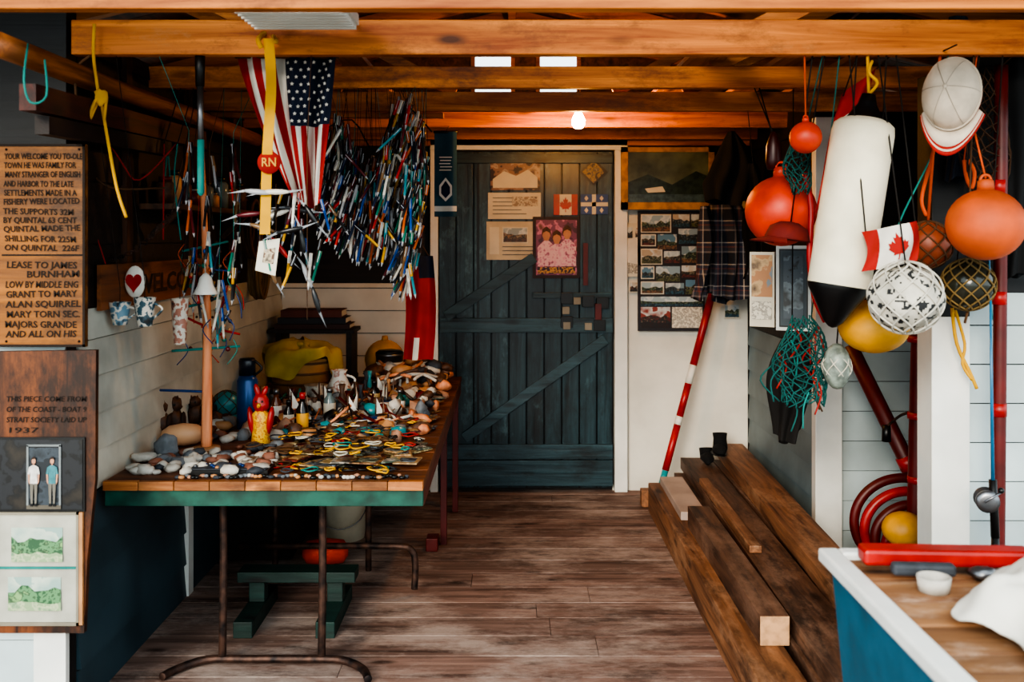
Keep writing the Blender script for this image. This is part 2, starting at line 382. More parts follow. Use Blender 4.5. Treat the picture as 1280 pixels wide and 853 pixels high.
def snap(m,x0,y0,x1,y1,d,sky,land,fore,seed=0,border=True):
    """little printed landscape: sky, ridge line, foreground"""
    if border: m.panel(x0,y0,x1,y1,d,paper,.001); x0+=1.3;x1-=1.3;y0+=1.3;y1-=1.3
    rr=random.Random(seed+int(x0*7+y0)); w=x1-x0;h=y1-y0
    m.panel(x0,y0,x1,y1,d-.001,photo('sky'+sky,[sky,'#c9cfcf',sky],14),.001)
    n=7;ys=[y0+h*(.45+rr.uniform(-.14,.12)) for _ in range(n)]
    m.poly([(x0,y1)]+[(x0+w*i/(n-1),ys[i]) for i in range(n)]+[(x1,y1)],d-.002,photo('land'+land,[land,'#1d2420',land,'#7d7a66'],60))
    ys=[y0+h*(.74+rr.uniform(-.06,.06)) for _ in range(n)]
    m.poly([(x0,y1)]+[(x0+w*i/(n-1),ys[i]) for i in range(n)]+[(x1,y1)],d-.003,photo('fore'+fore,[fore,'#15181a',fore],70))
m=M(); d=D-.012
m.panel(613,193,675,238,d,photo('poster_a',['#2b1716','#8a6a5a','#b3a08e','#4d2a26'],16));m.poly([(616,224),(630,214),(645,220),(660,212),(672,222),(672,235),(616,235)],d-.002,paper);m.panel(613,193,675,196,d-.002,dred);m.build('photo_print')
m=M(); m.panel(610,241,676,274,d,paper);m.panel(608,277,676,325,d+.002,paint('aged_paper','#c9bda6'))
for k in range(5): m.panel(616,247+k*5,660-(k*7%13),248+k*5,d-.002,grey)
snap(m,628,284,660,304,d-.001,'#8c9aa0','#8a6a4a','#5b4030');m.panel(612,284,624,318,d-.001,paper);m.panel(640,246,672,258,d-.003,photo('clip',['#8a7a6a','#cfc6b4','#4a3a30'],50))
for k in range(3): m.panel(628,308+k*5,668,309+k*5,d-.001,grey)
m.build('paper_notices')
LEAF=[(0,-1),(.18,-.6),(.4,-.7),(.32,-.2),(.6,-.45),(.68,-.25),(.95,-.3),(.85,0),(.98,.12),(.5,.45),(.55,.6),(.06,.52),(.06,.95),(-.06,.95),(-.06,.52),(-.55,.6),(-.5,.45),(-.98,.12),(-.85,0),(-.95,-.3),(-.68,-.25),(-.6,-.45),(-.32,-.2),(-.4,-.7),(-.18,-.6)]
def canada(m,x0,y0,x1,y1,d):
    w=x1-x0;m.panel(x0,y0,x1,y1,d,paper);m.panel(x0,y0,x0+w*.25,y1,d-.002,red);m.panel(x1-w*.25,y0,x1,y1,d-.002,red)
    cx,cy,s=(x0+x1)/2,(y0+y1)/2,(y1-y0)*.38
    m.poly([(cx+p*s*.8,cy+q*s) for p,q in LEAF],d-.002,red)
m=M();canada(m,692,243,722,269,d);m.build('canadian_flag_print')
m=M();m.panel(726,243,760,268,d,paint('quebec_blue','#3a5a98'));m.panel(740,243,745,268,d-.002,paper);m.panel(726,253,760,258,d-.002,paper)
for xx,yy in ((733,248),(752,248),(733,263),(752,263)): m.poly([(xx,yy-3.5),(xx+2.5,yy),(xx,yy+3.5),(xx-2.5,yy)],d-.002,paper)
m.build('blue_cross_flag_print')
m=M();m.poly([(742,198),(760,215),(742,232),(724,215)],d,black);m.poly([(742,201),(756,215),(742,229),(728,215)],d-.002,photo('diam',['#2a2422','#8f7a5c','#15130f','#b3a78e'],40));m.build('diamond_sign')
m=M();m.panel(666,271,725,348,d-.004,paint('poster_dark','#2e1216'));m.panel(670,275,721,344,d-.006,photo('poster_pink',['#4b1d3a','#7a3a5c','#c97ba0','#6a3a2a'],14))
for xx,cc,yo in ((683,'#c98aa6',4),(709,'#c77f9d',2),(696,'#d79ab2',8)):
    pp=photo('fig'+cc,[cc,'#dcb4bd',cc,'#8a4560'],40);o_=.0015 if xx==696 else 0
    m.poly([(xx-5,291+yo),(xx-3.5,284+yo),(xx,282+yo),(xx+3.5,284+yo),(xx+5,291+yo),(xx+2.5,297+yo),(xx-2.5,297+yo)],d-.008-o_,skin);m.poly([(xx-6.5,293+yo),(xx-5,283+yo),(xx,279+yo),(xx+5,283+yo),(xx+6.5,293+yo),(xx+4,287+yo),(xx,285+yo),(xx-4,287+yo)],d-.0095-o_,brown)
    m.poly([(xx-3,297+yo),(xx+3,297+yo),(xx+11,305+yo),(xx+11,333),(xx-11,333),(xx-11,305+yo)],d-.008-o_,pp)
m.panel(672,334,719,342,d-.011,photo('ptxt',['#3a1518','#d9a24a','#3a1518'],60));m.build('magazine_poster')
m=M();m.panel(729,304,735,357,D-.036,dred,.01);m.build('red_door_strap')
bt=paint('banner_teal','#2b5363',.9)
m=M();m.sheet(lambda u,v:P(543+28*u,165+106*v,4.6)+Vector((0,.01*math.sin(u*6),0)),8,16,None,lambda u,v:bt if not(.9<v<.94) else whc)
m.poly([(549,232),(557,222),(565,232),(565,244),(557,252),(549,244)],4.58,whc);m.poly([(551.5,234),(557,226),(562.5,234),(562.5,242),(557,248),(551.5,242)],4.578,navy)
for k in range(5): m.panel(549+k%2,196+k*4,565-k%3,197.3+k*4,4.58,whc)
m.cyl(P(542,165,4.6),P(572,165,4.6),.006,.006,black);m.tube([P(557,165,4.6),jtop(P(557,165,4.7))],.002,black);m.build('hanging_banner')

# ---------------- right back wall items
d=5.66
m=M();
for (a,b,c,e) in ((777,184,893,190),(777,253,893,262),(777,184,785,262),(886,184,893,262)): m.panel(a,b,c,e,d,gold,.04)
m.panel(783,186,890,258,d+.01,paint('painting_dusk','#6f7860',.3,scale=5,col2='#333a2c'));m.poly([(785,228),(810,218),(840,231),(870,214),(889,222),(889,256),(785,256)],d+.008,paint('painting_land','#35463a',.3,var=.6,scale=30));m.poly([(806,236),(828,233),(832,240),(810,241)],d+.006,paper)
m.panel(786,243,889,255,d+.007,paint('painting_water','#4d6468',.3,var=.5,scale=40))
m.build('framed_painting')
d=5.70
m=M();m.panel(774,279,806,346,d+.02,paper);snap(m,777,283,792,299,d+.018,'#9fa9ac','#5b4a3a','#2e2a26');snap(m,793,284,805,300,d+.016,'#a9876a','#6b3a2a','#2e2a26');m.panel(778,318,802,342,d+.018,photo('newsprint',['#d6d0c0','#8d8880','#d6d0c0','#6a665f'],60));m.poly([(784,300),(798,296),(803,332),(783,328)],d+.010,whc)
m.panel(777,304,786,314,d+.016,dred);m.build('pinned_notices')
m=M();m.panel(797,264,881,414,d+.01,paint('calendar_dark','#262229'))
SK=['#8fa6b5','#7d95a0','#b0a08c','#5f86a0','#9db0b8'];LD=['#4d5f42','#5a4a3a','#6d6a50','#3a4652'];FO=['#7c5a3c','#2f5465','#5d5f3a','#6a3026']
lay=[(801,268,839,291),(841,268,862,284),(864,268,879,284),(801,293,820,308),(822,293,846,312),(848,286,879,305),(801,311,828,331),(830,314,850,329),(852,308,879,329),(801,333,818,349),(820,333,850,352),(852,332,879,347),(801,352,830,368),(832,354,855,368),(857,350,879,368)]
for k,(x0,y0,x1,y1) in enumerate(lay): snap(m,x0,y0,x1,y1,d+.008,SK[k*2%5],LD[k*3%4],FO[k*5%4],k*3,border=(k%3==0))
m.panel(840,384,878,410,d+.008,photo('caltext',['#d6d0c0','#8d8880','#d6d0c0'],60));snap(m,801,384,838,410,d+.008,'#8c3a30','#5a1f1a','#2a1512',4,False);snap(m,801,371,879,383,d+.007,'#9db0b8','#4d5f42','#2f5465',9,False);m.build('photo_calendar_poster')
m=M();snap(m,786,352,798,366,d+.02,'#b0a08c','#6b3a2a','#2e2a26',2);snap(m,905,380,925,398,d+.02,'#9db0b8','#4d5f42','#2f5465',5)
m.build('pinned_postcards')
# plaid shirt
pm,nt,bs=base('plaid_flannel');N=nt.nodes;L=nt.links;tc=N.new('ShaderNodeTexCoord');sp=N.new('ShaderNodeSeparateXYZ');L.new(tc.outputs['Object'],sp.inputs[0])
outs=[]
for ax in (0,2):
    mm=N.new('ShaderNodeMath');mm.operation='MULTIPLY';mm.inputs[1].default_value=8.5;L.new(sp.outputs[ax],mm.inputs[0])
    fr=N.new('ShaderNodeMath');fr.operation='FRACT';L.new(mm.outputs[0],fr.inputs[0])
    cr=N.new('ShaderNodeValToRGB');cr.color_ramp.interpolation='CONSTANT';e=cr.color_ramp.elements;e[0].color=(.006,.008,.014,1);e[1].position=.42;e[1].color=(.13,.12,.12,1)
    q=e.new(.50);q.color=(.03,.03,.04,1);q=e.new(.66);q.color=(.10,.035,.03,1);q=e.new(.72);q.color=(.02,.022,.04,1);q=e.new(.86);q.color=(.30,.28,.25,1);q=e.new(.91);q.color=(.01,.012,.02,1)
    L.new(fr.outputs[0],cr.inputs[0]);outs.append(cr)
mx=N.new('ShaderNodeMix');mx.data_type='RGBA';mx.blend_type='ADD';mx.inputs[0].default_value=1;L.new(outs[0].outputs[0],mx.inputs[6]);L.new(outs[1].outputs[0],mx.inputs[7]);L.new(mx.outputs[2],bs.inputs['Base Color']);bs.inputs['Roughness'].default_value=.9
def garment(m,cx,y0,y1,d,wf,mat,dep=.05,fold=5,ph=0,amp=.1,hem=0):
    nu,nv=60,22;vs=[];fs=[]
    for j in range(nv+1):
        v=j/nv;w=wf(v);c=P(cx+w[0],y0+(y1-y0)*v,d);hw=w[1]*d/F
        for i in range(nu):
            t=2*math.pi*i/nu;k=1+amp*math.sin(t*fold+v*2+ph)*(.3+v)
            vs.append(c+Vector((math.cos(t)*hw*(1+(k-1)*.5)+.012*math.sin(v*6+t),math.sin(t)*dep*k,.01*math.sin(t*3+ph)*v+hem*math.sin(t*2+1)*v**2+hem*.6*math.cos(t)*v)))
    for j in range(nv):
        for i in range(nu): fs.append((j*nu+i,j*nu+(i+1)%nu,(j+1)*nu+(i+1)%nu,(j+1)*nu+i))
    fs.append(tuple(range(nu)));m.add(vs,fs,mat,True)
m=M()
garment(m,905,238,368,5.45,lambda v:(8*v,9+20*min(1,v*2.2)**.7-3*v),pm,.08,8,0,.4,.045)
garment(m,884,258,372,5.34,lambda v:(-3-5*v+3*math.sin(v*4),6+4*v),pm,.05,5,1,.3,.02)
garment(m,934,262,350,5.4,lambda v:(1+4*v,6+4*v),blackc,.05,5,1,.3,.03)
m.tube([P(912,238,5.45),P(912,228,5.47),P(916,222,5.6),P(916,226,5.7)],.004,steel);m.build('plaid_shirt')
bk2=paint('black_felt','#16181c',.95,var=.4,scale=14)
m=M()
garment(m,914,166,252,5.1,lambda v:(2*math.sin(v*5),5+29*min(1,v*1.4)-7*max(0,v-.75)*4),bk2,.08,7,2,.3,.02)
garment(m,940,205,262,5.05,lambda v:(0,6+5*v),bk2,.05,5,1,.3)
m.tube([P(914,167,5.1),jtop(P(914,150,5.1))],.003,brope);m.build('black_hood')
m=M();a=P(822,626,5.5);a.z=.012;b=P(890,368,5.62)
def seg(t0,t1,mt,r=.02): m.cyl(a.lerp(b,t0),a.lerp(b,t1),r,r,mt)
seg(0,.14,tealp,.018);seg(.14,.36,red);seg(.36,.40,whc);seg(.40,.56,red);seg(.56,.65,whc);seg(.65,1,red,.021);m.ell(b,.022,red);m.build('painted_boat_pole')
m=M();m.bb((.70,5.38,0),(.79,5.45,.09),lumA);m.build('wood_block',bevel=.004)

# ---------------- lumber
def plank(name,x0,yn,x1,yf,z0,w,h,mat,endm=None):
    m=M();m.beam((x0,yn,z0+h/2),(x1,yf,z0+h/2),w,h,mat)
    if endm: m.beam((x0,yn-.002,z0+h/2),(x0,yn,z0+h/2),w*.985,h*.985,endm)
    return m.build(name,bevel=.004)
plank('timber_beam',.80,2.6,.80,5.32,0,.145,.15,lumA)
plank('timber_beam',.842,3.19,.842,4.5,.151,.095,.095,lumB,endg)
plank('timber_beam',.99,2.5,.99,5.5,0,.19,.16,lumB)
plank('timber_beam',1.2,2.7,1.2,5.55,0,.17,.221,lumB)
plank('timber_plank',.985,2.75,1.03,5.6,.161,.165,.06,lumB,endg)
plank('timber_plank',1.135,2.95,1.235,5.66,.222,.15,.065,lumA,endg)
plank('timber_plank',.84,4.6,.845,5.28,.151,.12,.04,lumP)
plank('timber_plank',.955,3.9,.965,5.0,.222,.05,.03,lumA)
m=M();m.lathe([(.035,0),(.04,.02),(.036,.07),(.04,.1),(.034,.1),(.03,.03)],(1.14,5.45,.288),(0,.1,1),blackc,14);m.ell((1.12,5.38,.312),(.036,.075,.028),blackc);m.ell((1.115,5.38,.294),(.04,.085,.008),black)
m.ell((1.06,5.40,.262),(.034,.07,.028),blackc,k=.3);m.lathe([(.032,0),(.036,.06),(.03,.06)],(1.065,5.46,.245),(0,.3,1),blackc,12);m.build('pair_of_boots')

# ---------------- work table
m=M();ZT=.68
topm=wood('table_top_wood','#4d2816','#854e2a','X',island=.25,worn='#2e1a12',wornamt=.53)
y=3.2
for k in range(17):
    m.bb((-1.305,y,ZT-.025),(-.282,y+.136,ZT),topm);y+=.14
x=-1.305
for k in range(9):
    w=1.023/9;m.bb((x,3.172,ZT-.028),(x+w-.002,3.198,ZT+.001),wood('table_edge','#7d4119','#bd7f49','X',island=.35,worn='#4a2913',wornamt=.58));x+=w
m.bb((-1.305,3.19,ZT-.082),(-.285,3.22,ZT-.028),green);m.bb((-.31,3.225,ZT-.09),(-.285,5.55,ZT-.027),wood('apron_red','#4a2018','#7c3a28','Y'))
yy=3.4
for xp in (278,402):
    X=(xp-640)*yy/F; m.tube([(X,yy,ZT-.03),(X+.004,yy,.4),(X,yy,.03)],.014,iron,8,3)
m.tube([(-1.15,3.27,.016),(-1.12,3.33,.016),(-1.04,3.395,.02),(-.9,3.4,.02),(-.7,3.4,.02),(-.58,3.39,.02),(-.5,3.33,.016),(-.47,3.25,.016)],.014,iron,8,4)
m.tube([P(300,683,4.3),P(380,683,4.2),P(490,683,4.06),P(514,688,4.06),P(519,706,4.06),P(518,737,4.06)],.014,iron,8,4)
X=-.975*1.05
m.tube([(X,4.3,ZT-.03),(X,4.3,.02)],.014,iron,8);m.tube([(-.62,4.3,ZT-.03),(-.62,4.3,.02)],.014,iron,8)
for X,yy in ((-.325,4.74),(-.302,5.3),(-1.25,5.4)):
    m.beam((X,yy,0),(X,yy,ZT-.027),.03,.03,dred,up=(0,1,0))
m.build('work_table',bevel=.002)
m=M();m.bb((-.40,4.62,0),(-.345,4.71,.06),dred);m.build('red_wood_block',bevel=.004)
m=M()
gm=wood('green_trestle','#0a201c','#15352f','X',island=.3)
for X in (-.98,-.68): m.beam((X,3.62,.03),(X,4.02,.03),.07,.06,gm);m.beam((X,3.85,.06),(X,3.85,.14),.06,.06,gm,up=(0,1,0))
m.beam((-1.05,3.85,.16),(-.6,3.85,.16),.1,.04,gm);m.build('green_step_stool',bevel=.003)
m=M();cbx=paint('dark_cardboard','#1f1814',.9,var=.4)
m.bb((-1.28,4.5,0),(-1.0,4.95,.3),cbx);m.bb((-1.29,4.49,.26),(-.99,4.96,.31),cbx);m.build('cardboard_box',bevel=.004)
m=M();m.bb((-1.2,5.1,0),(-.75,5.5,.42),wood('chest_wood','#1a120e','#3a281d','X'));m.bb((-1.22,5.08,.42),(-.73,5.5,.46),wood('chest_wood','#1a120e','#3a281d','X'));m.bb((-1.0,5.07,.36),(-.94,5.08,.44),steel);m.build('wooden_chest',bevel=.004)
m=M();m.lathe([(.10,0),(.13,.22),(.138,.22),(.138,.235),(.126,.235),(.1,.02),(0,.02)],(-.82,4.85,0),(0,0,1),buoyw,28);m.tube([(-.955,4.85,.22),(-.92,4.73,.12),(-.82,4.70,.08),(-.72,4.73,.12),(-.685,4.85,.22)],.003,steel);m.build('white_bucket')
m=M();m.lathe([(0,0),(.02,.0),(.05,.02),(.06,.1),(.05,.18),(.02,.2),(0,.2)],(-.93,4.42,.062),(1,.1,0),orange,18);m.build('orange_float')

# ---------------- things on table
def TX(x,Y): return (x-640)*Y/F
m=M();X,Y=TX(309,4.04),4.04
m.lathe([(.036,0),(.042,.01),(.042,.2),(.03,.225)],(X,Y,ZT),(0,0,1),paint('flask_blue','#1a4a80',.3,metal=.3),20);m.lathe([(.033,.222),(.034,.28),(.03,.29),(0,.29)],(X,Y,ZT),(0,0,1),paint('flask_cap','#141c2c',.3),20);m.tube([(X+.03,Y,ZT+.22),(X+.06,Y,ZT+.25),(X+.03,Y,ZT+.28)],.005,black);m.build('thermos_flask')
def net_sphere(m,c,r,mat,n=7,tr=.002,turns=.5):
    c=Vector(c)
    for sgn in (-1,1):
        for k in range(n):
            pts=[]
            for j in range(13):
                ph=math.pi*(.02+.96*j/12);th=2*math.pi*(k/n+sgn*turns*j/12)
                pts.append(c+Vector((math.sin(ph)*math.cos(th),math.sin(ph)*math.sin(th),math.cos(ph)))*(r+tr*.6))
            m.tube(pts,tr,mat,4,2)
m=M();X,Y=TX(283,4.3),4.3;m.ell((X,Y,ZT+.06),.059,tealp);net_sphere(m,(X,Y,ZT+.06),.059,brope,6,.0018);m.build('glass_float')
m=M();X,Y=TX(326,3.72),3.72;pry=photo('parrot_yellow',['#d99a1e','#e3b43a','#b5641a','#d99a1e'],60)
m.lathe([(.03,0),(.036,.01),(.028,.09),(.032,.12),(.014,.14)],(X,Y,ZT),(0,0,1),pry,14)
m.ell((X,Y,ZT+.16),(.03,.028,.04),red,k=.2);m.ell((X-.012,Y,ZT+.205),(.012,.012,.03),red,rot=(0,-.3,0),n=10);m.ell((X+.013,Y,ZT+.2),(.011,.012,.028),red,rot=(0,.4,0),n=10)
for sx in(-1,1): m.ell((X+sx*.035,Y,ZT+.095),(.013,.022,.055),red,rot=(0,sx*.15,0),n=12);m.ell((X+sx*.011,Y-.026,ZT+.17),.004,black,n=8)
m.lathe([(.008,0),(.006,.01),(0,.022)],(X,Y-.026,ZT+.158),(0,-1,-.4),pry,8);m.build('painted_wooden_parrot')
def bottle(name,x,Y,h,r,body,label,cap):
    m=M();X=TX(x,Y)
    m.lathe([(r*.9,0),(r,h*.04),(r,h*.6),(r*.45,h*.76),(r*.42,h*.86)],(X,Y,ZT),(0,0,1),body,16);m.lathe([(r*1.02,h*.15),(r*1.03,h*.16),(r*1.03,h*.5),(r*1.02,h*.51)],(X,Y,ZT),(0,0,1),label,16);m.lathe([(r*.5,h*.85),(r*.5,h),(0,h)],(X,Y,ZT),(0,0,1),cap,12);m.build(name)
bott=paint('dark_bottle_glass','#1c120c',.15)
BOT=[(378,3.95,.165,.024,bott,yel,red),(361,4.05,.12,.022,bott,paper,black),(345,4.2,.14,.024,paint('amber','#6a3410',.15),whc,steel),(412,4.3,.13,.026,paint('clear_jar','#6f7f80',.1),paper,steel),(468,4.6,.12,.026,bott,paint('label_tan','#b59a6a'),black),(500,4.45,.1,.022,paint('green_bottle','#1f3d30',.15),whc,steel)]
for b_ in BOT: bottle('sauce_bottle',*b_)
m=M();X,Y=TX(424,4.7),4.7
m.lathe([(.035,0),(.055,.03),(.06,.07),(.035,.12),(.032,.14),(.04,.155),(.034,.155),(.028,.13)],(X,Y,ZT),(0,0,1),photo('jug_glaze',['#d8d6ce','#d8d6ce','#a55a42','#e4e2da'],30),20);m.tube([(X+.035,Y,ZT+.13),(X+.075,Y,ZT+.11),(X+.055,Y,ZT+.06)],.006,trim);m.build('ceramic_jug')
m=M();X,Y=TX(395,4.6),4.6
m.lathe([(.03,0),(.06,.03),(.062,.06),(.05,.085),(.056,.1),(.05,.1)],(X,Y,ZT),(0,0,1),paint('speckled_pot','#a9a49a',.4,var=.6,scale=40),18);m.build('clay_pot')
m=M();X,Y=TX(229,3.72),3.72;m.lathe([(.012,-.078),(.02,-.075),(.036,-.05),(.043,0),(.036,.05),(.02,.075),(.012,.078)],(X,Y,ZT+.043),(1,.15,0.04),paint('cork_float','#d9a880',.5,var=.2),20);m.build('cork_net_float')
def owl(name,x,Y,h):
    m=M();X=TX(x,Y);m.ell((X,Y,ZT+h*.35),(h*.25,h*.22,h*.36),brown,k=.3,n=16);m.ell((X,Y,ZT+h*.78),(h*.2,h*.17,h*.2),brown,k=.3,n=14)
    for sx in(-1,1): m.lathe([(h*.05,0),(0,h*.12)],(X+sx*h*.1,Y,ZT+h*.9),(0,0,1),brown,6);m.ell((X+sx*h*.07,Y-h*.15,ZT+h*.8),h*.04,black,n=8);m.ell((X+sx*h*.24,Y,ZT+h*.38),(h*.06,h*.14,h*.24),paint('owl_wing','#35221a',.8),n=10)
    m.build(name)
owl('carved_owl',198,3.8,.17);owl('carved_owl',217,3.9,.16);owl('carved_owl',243,4.1,.13);owl('carved_owl',262,4.25,.11)
m=M();X,Y=TX(487,5.3),5.3;m.lathe([(.075,0),(.075,.01),(.072,.012),(.072,.15),(.075,.152),(.075,.165),(.07,.165)],(X,Y,ZT),(0,0,1),steel,24);m.lathe([(.0735,.03),(.0735,.12)],(X,Y,ZT),(0,0,1),paper,24);m.lathe([(.076,.166),(.06,.18),(0,.182)],(X,Y,ZT),(0,0,1),black,20);m.build('tin_can')
m=M();X,Y=TX(481,5.46),5.46;m.ell((X,Y,ZT+.11),(.11,.075,.11),yel);m.lathe([(.02,0),(.015,.03)],(X,Y,ZT+.21),(0,0,1),yel,10);m.build('yellow_float')
m=M();tp=paint('tan_sack','#a8743f',.85,var=.4,scale=8)
Xp,Yp=TX(376,4.85),4.85
m.lathe([(.10,0),(.125,.02),(.15,.16),(.158,.2),(.15,.2),(.12,.17)],(Xp,Yp,ZT),(0,0,1),tp,24)
for z in (.03,.08,.13,.18): m.tube([(Xp+math.cos(k*.524)*(.126+z*.16),Yp+math.sin(k*.524)*(.126+z*.16),ZT+z) for k in range(12)],.006,brope,6,2,closed=True)
m.build('woven_basket')
m=M();yc=paint('yellow_green_cloth','#b89a1a',.75,var=.45,scale=8)
def yf(u,v):
    a=u*2*math.pi; q=v; rr=.03+.15*min(1,q*1.5)+.022*math.sin(a*5)*q
    zz=.235+.05*noise.noise(Vector((math.cos(a)*1.5,math.sin(a)*1.5,q*2)))-(max(0,q-.6)/.4)*.06*(1.2+math.sin(a*3+1))
    return Vector((Xp+math.cos(a)*rr*1.02,Yp+math.sin(a)*rr,ZT+zz+.03*(1-q)+.01*math.sin(a*9)*q))
m.sheet(yf,60,14,yc,th=.003,off=(0,0,-1));m.ell((Xp,Yp,ZT+.262),(.05,.05,.02),yc,k=.3);m.build('yellow_cloth')
m=M();zz=P(400,412,5.38).z
m.bb((TX(345,5.38),5.36,ZT),(TX(440,5.38),5.6,ZT+.02),darkw)
for xx in (348,436): m.bb((TX(xx,5.38)-.015,5.38,ZT+.02),(TX(xx,5.38)+.015,5.58,zz-.02),darkw)
m.bb((TX(335,5.38),5.36,zz-.02),(TX(443,5.38),5.6,zz),darkw);m.build('small_shelf')
m=M();z=zz
for k,cc in enumerate(('#3a1b14','#20242c','#5c2a1c')):
    mt=paint('book%d'%k,cc,.6);h=.028+.006*k;xa,xb=TX(344+k*4,5.4),TX(438-k*5,5.4)
    m.bb((xa,5.38,z),(xb,5.56,z+.004),mt);m.bb((xa,5.38,z+h-.004),(xb,5.56,z+h),mt);m.bb((xa+.004,5.384,z+.004),(xb-.004,5.555,z+h-.004),paper);m.bb((xa,5.376,z),(xb,5.381,z+h),mt);z+=h+.001
m.build('stack_of_books',bevel=.0015)
shellp=paint('shell_pink','#b98a70',.5,var=.4,scale=20)
def busy(X,Y,r=.045):
    for b_ in BOT:
        if abs(X-TX(b_[0],b_[1]))<r+.01 and abs(Y-b_[1])<r+.02: return True
    for (x,yy,q) in ((309,4.04,.06),(283,4.3,.08),(326,3.72,.06),(424,4.7,.08),(395,4.6,.08),(376,4.85,.19),(487,5.3,.1),(258,3.65,.06),(229,3.72,.09)):
        if (X-TX(x,yy))**2+(Y-yy)**2<(q+.02)**2: return True
    return False
def spot(x0,x1,y0,y1):
    for _ in range(20):
        X=R(x0,x1);Y=R(y0,y1)
        if not busy(X,Y): return X,Y
    return X,Y
m=M()
for k in range(80):
    X,Y=spot(-.72,-.33,4.75,5.42);r=R(.018,.045);m.ell((X,Y,ZT+r*.6+R(0,.09)*(Y>4.9)),(r*R(.8,1.5),r,r*.7),random.choice([brown,tan,pale,drift,shellp,slate,brown]),rot=(R(-.4,.4),R(-.4,.4),R(0,3)),k=.5,n=12)
for k in range(18):
    X,Y=spot(-.66,-.4,4.85,5.4);a=R(0,3);q=Vector((math.cos(a)*.08,math.sin(a)*.08,R(-.01,.05)));c=Vector((X,Y,ZT+.09));m.tube([c-q,c+Vector((R(-.02,.02),0,.02)),c+q],.008,random.choice([drift,brown,pale]),6)
m.build('driftwood_and_shell_pile')
m=M()
for k in range(150):
    Y=R(3.26,3.95);X=TX(R(160,350),Y)
    if X<-1.26: X=R(-1.26,-1.1)
    if busy(X,Y,.03): continue
    r=R(.009,.028);m.ell((X,Y,ZT+r*.6),(r*R(1,1.5),r,r*.65),random.choice([pale,pale,grey,slate,paint('rust_stone','#8a5a48',.7)]),rot=(0,0,R(0,3)),k=.4,n=10)
m.ell((TX(208,3.5),3.5,ZT+.045),(.04,.035,.045),grey,k=.3);m.ell((TX(180,3.45),3.45,ZT+.018),(.045,.03,.018),pale,k=.3)
m.build('beach_stones')
m=M()
for k in range(260):
    X,Y=spot(-1.25,-.34,3.8,4.85);r=R(.012,.036)
    m.ell((X,Y,ZT+r*.6+R(0,.035)*(Y>4.2)),(r*R(.8,1.6),r,r*R(.6,1.4)),random.choice([pale,grey,slate,brown,tan,dred,pale,drift,black,brown,shellp,tealp]),rot=(0,0,R(0,3)),k=.5,n=9)
for k in range(50):
    X,Y=spot(-1.1,-.42,3.95,4.75);a=R(0,3);c=Vector((X,Y,ZT+.04));q=Vector((math.cos(a),math.sin(a),R(0,.9)))*R(.05,.11);m.tube([c-q*.4,c+q],R(.003,.007),random.choice([brown,pale,iron,drift,teal,dred]),5)
for k in range(16):
    X,Y=spot(-1.1,-.45,4.0,4.7);a=R(0,3);ux=Vector((math.cos(a),math.sin(a),0));uy=Vector((-ux.y,ux.x,0));o=Vector((X,Y,ZT+.03));c1=random.choice([dred,blue,pale,tan])
    m.prism([o-ux*.05-uy*.015,o+ux*.03-uy*.017,o+ux*.065,o+ux*.03+uy*.017,o-ux*.05+uy*.015],(0,0,.022),c1);m.tube([o+Vector((0,0,.02)),o+Vector((0,0,.1))],.0025,brown,5,0);m.prism([o+Vector((0,0,.03))+ux*.004,o+Vector((0,0,.03))+ux*.04,o+Vector((0,0,.095))+ux*.004],uy*.002,whc)
for k in range(24): # turned candlesticks / little vases
    X,Y=spot(-1.25,-.55,4.2,5.0);h=R(.07,.15);q=R(.014,.028);m.lathe([(q,0),(q,.006),(q*.4,h*.3),(q*.8,h*.5),(q*.35,h*.75),(q*.6,h),(q*.4,h)],(X,Y,ZT),(0,0,1),random.choice([brown,tan,tealp,pale,dred,iron,slate]),12)
m.build('carved_trinkets')
m=M()
pc=[['#3b2a20','#8a6a4a','#15110e'],['#5c3a24','#a67c50','#2a1a12'],['#20262e','#6a7a84','#101418'],['#8f6c48','#c0a070','#4a321e'],['#3f4a40','#8a8f7a','#1f241f'],['#6f685f','#b5ada0','#38342f'],['#3f1b18','#8a3a30','#1c0c0b'],['#8a7450','#cbb88a','#40351f']]
for k in range(130):
    X,Y=spot(-.9,-.35,3.34,4.75);w,h=R(.04,.11),R(.05,.12);rz=R(-.7,.7);z=ZT+.003+.0022*(k%14)
    m.box((X,Y,z),(w,h,.004),photo('plaque%d'%(k%8),pc[k%8],40,k%8),rot=(0,0,rz));m.box((X,Y,z+.0026),(w*.7,h*.6,.001),photo('plaque%d'%((k*3+1)%8),pc[(k*3+1)%8],40),rot=(0,0,rz))
m.build('souvenir_plaques')
m=M()
for k in range(120):
    Y=R(3.25,4.1);X=R(-.95,-.33);r=R(.015,.036)
    if busy(X,Y): continue
    mt=random.choice([yrope,brope,black,wrope,brope,rrope,slate,yrope,iron,teal,paint('ochre_cord','#8f6a1c',.9)]);z=ZT+.034+R(0,.008) if Y>3.4 else ZT+.006+R(0,.01)
    m.tube([(X+math.cos(t*.785)*r*R(.8,1.15),Y+math.sin(t*.785)*r*R(.8,1.15),z+R(-.002,.004)) for t in range(8)],.003,mt,5,2,closed=True)
m.build('rope_bracelets')
m=M()
for k in range(60):
    X=-1.08+k*.0125;Y=3.225+R(-.012,.02);r=R(.006,.011);m.ell((X,Y,ZT+.005),(r*1.2,r,.006),random.choice([pale,tan,shellp,grey,slate,black]),n=8,k=.3)
m.build('seashells')
m=M();m.bb((-1.07,3.26,ZT),(-.8,3.36,ZT+.016),black);m.bb((-1.06,3.27,ZT+.016),(-.81,3.35,ZT+.019),slate)
for k in range(18): m.ell((-1.05+.013*k,3.31+R(-.03,.03),ZT+.022),(.008,.008,.005),random.choice([pale,steel,tan,blue]),n=8)
m.build('display_tray')

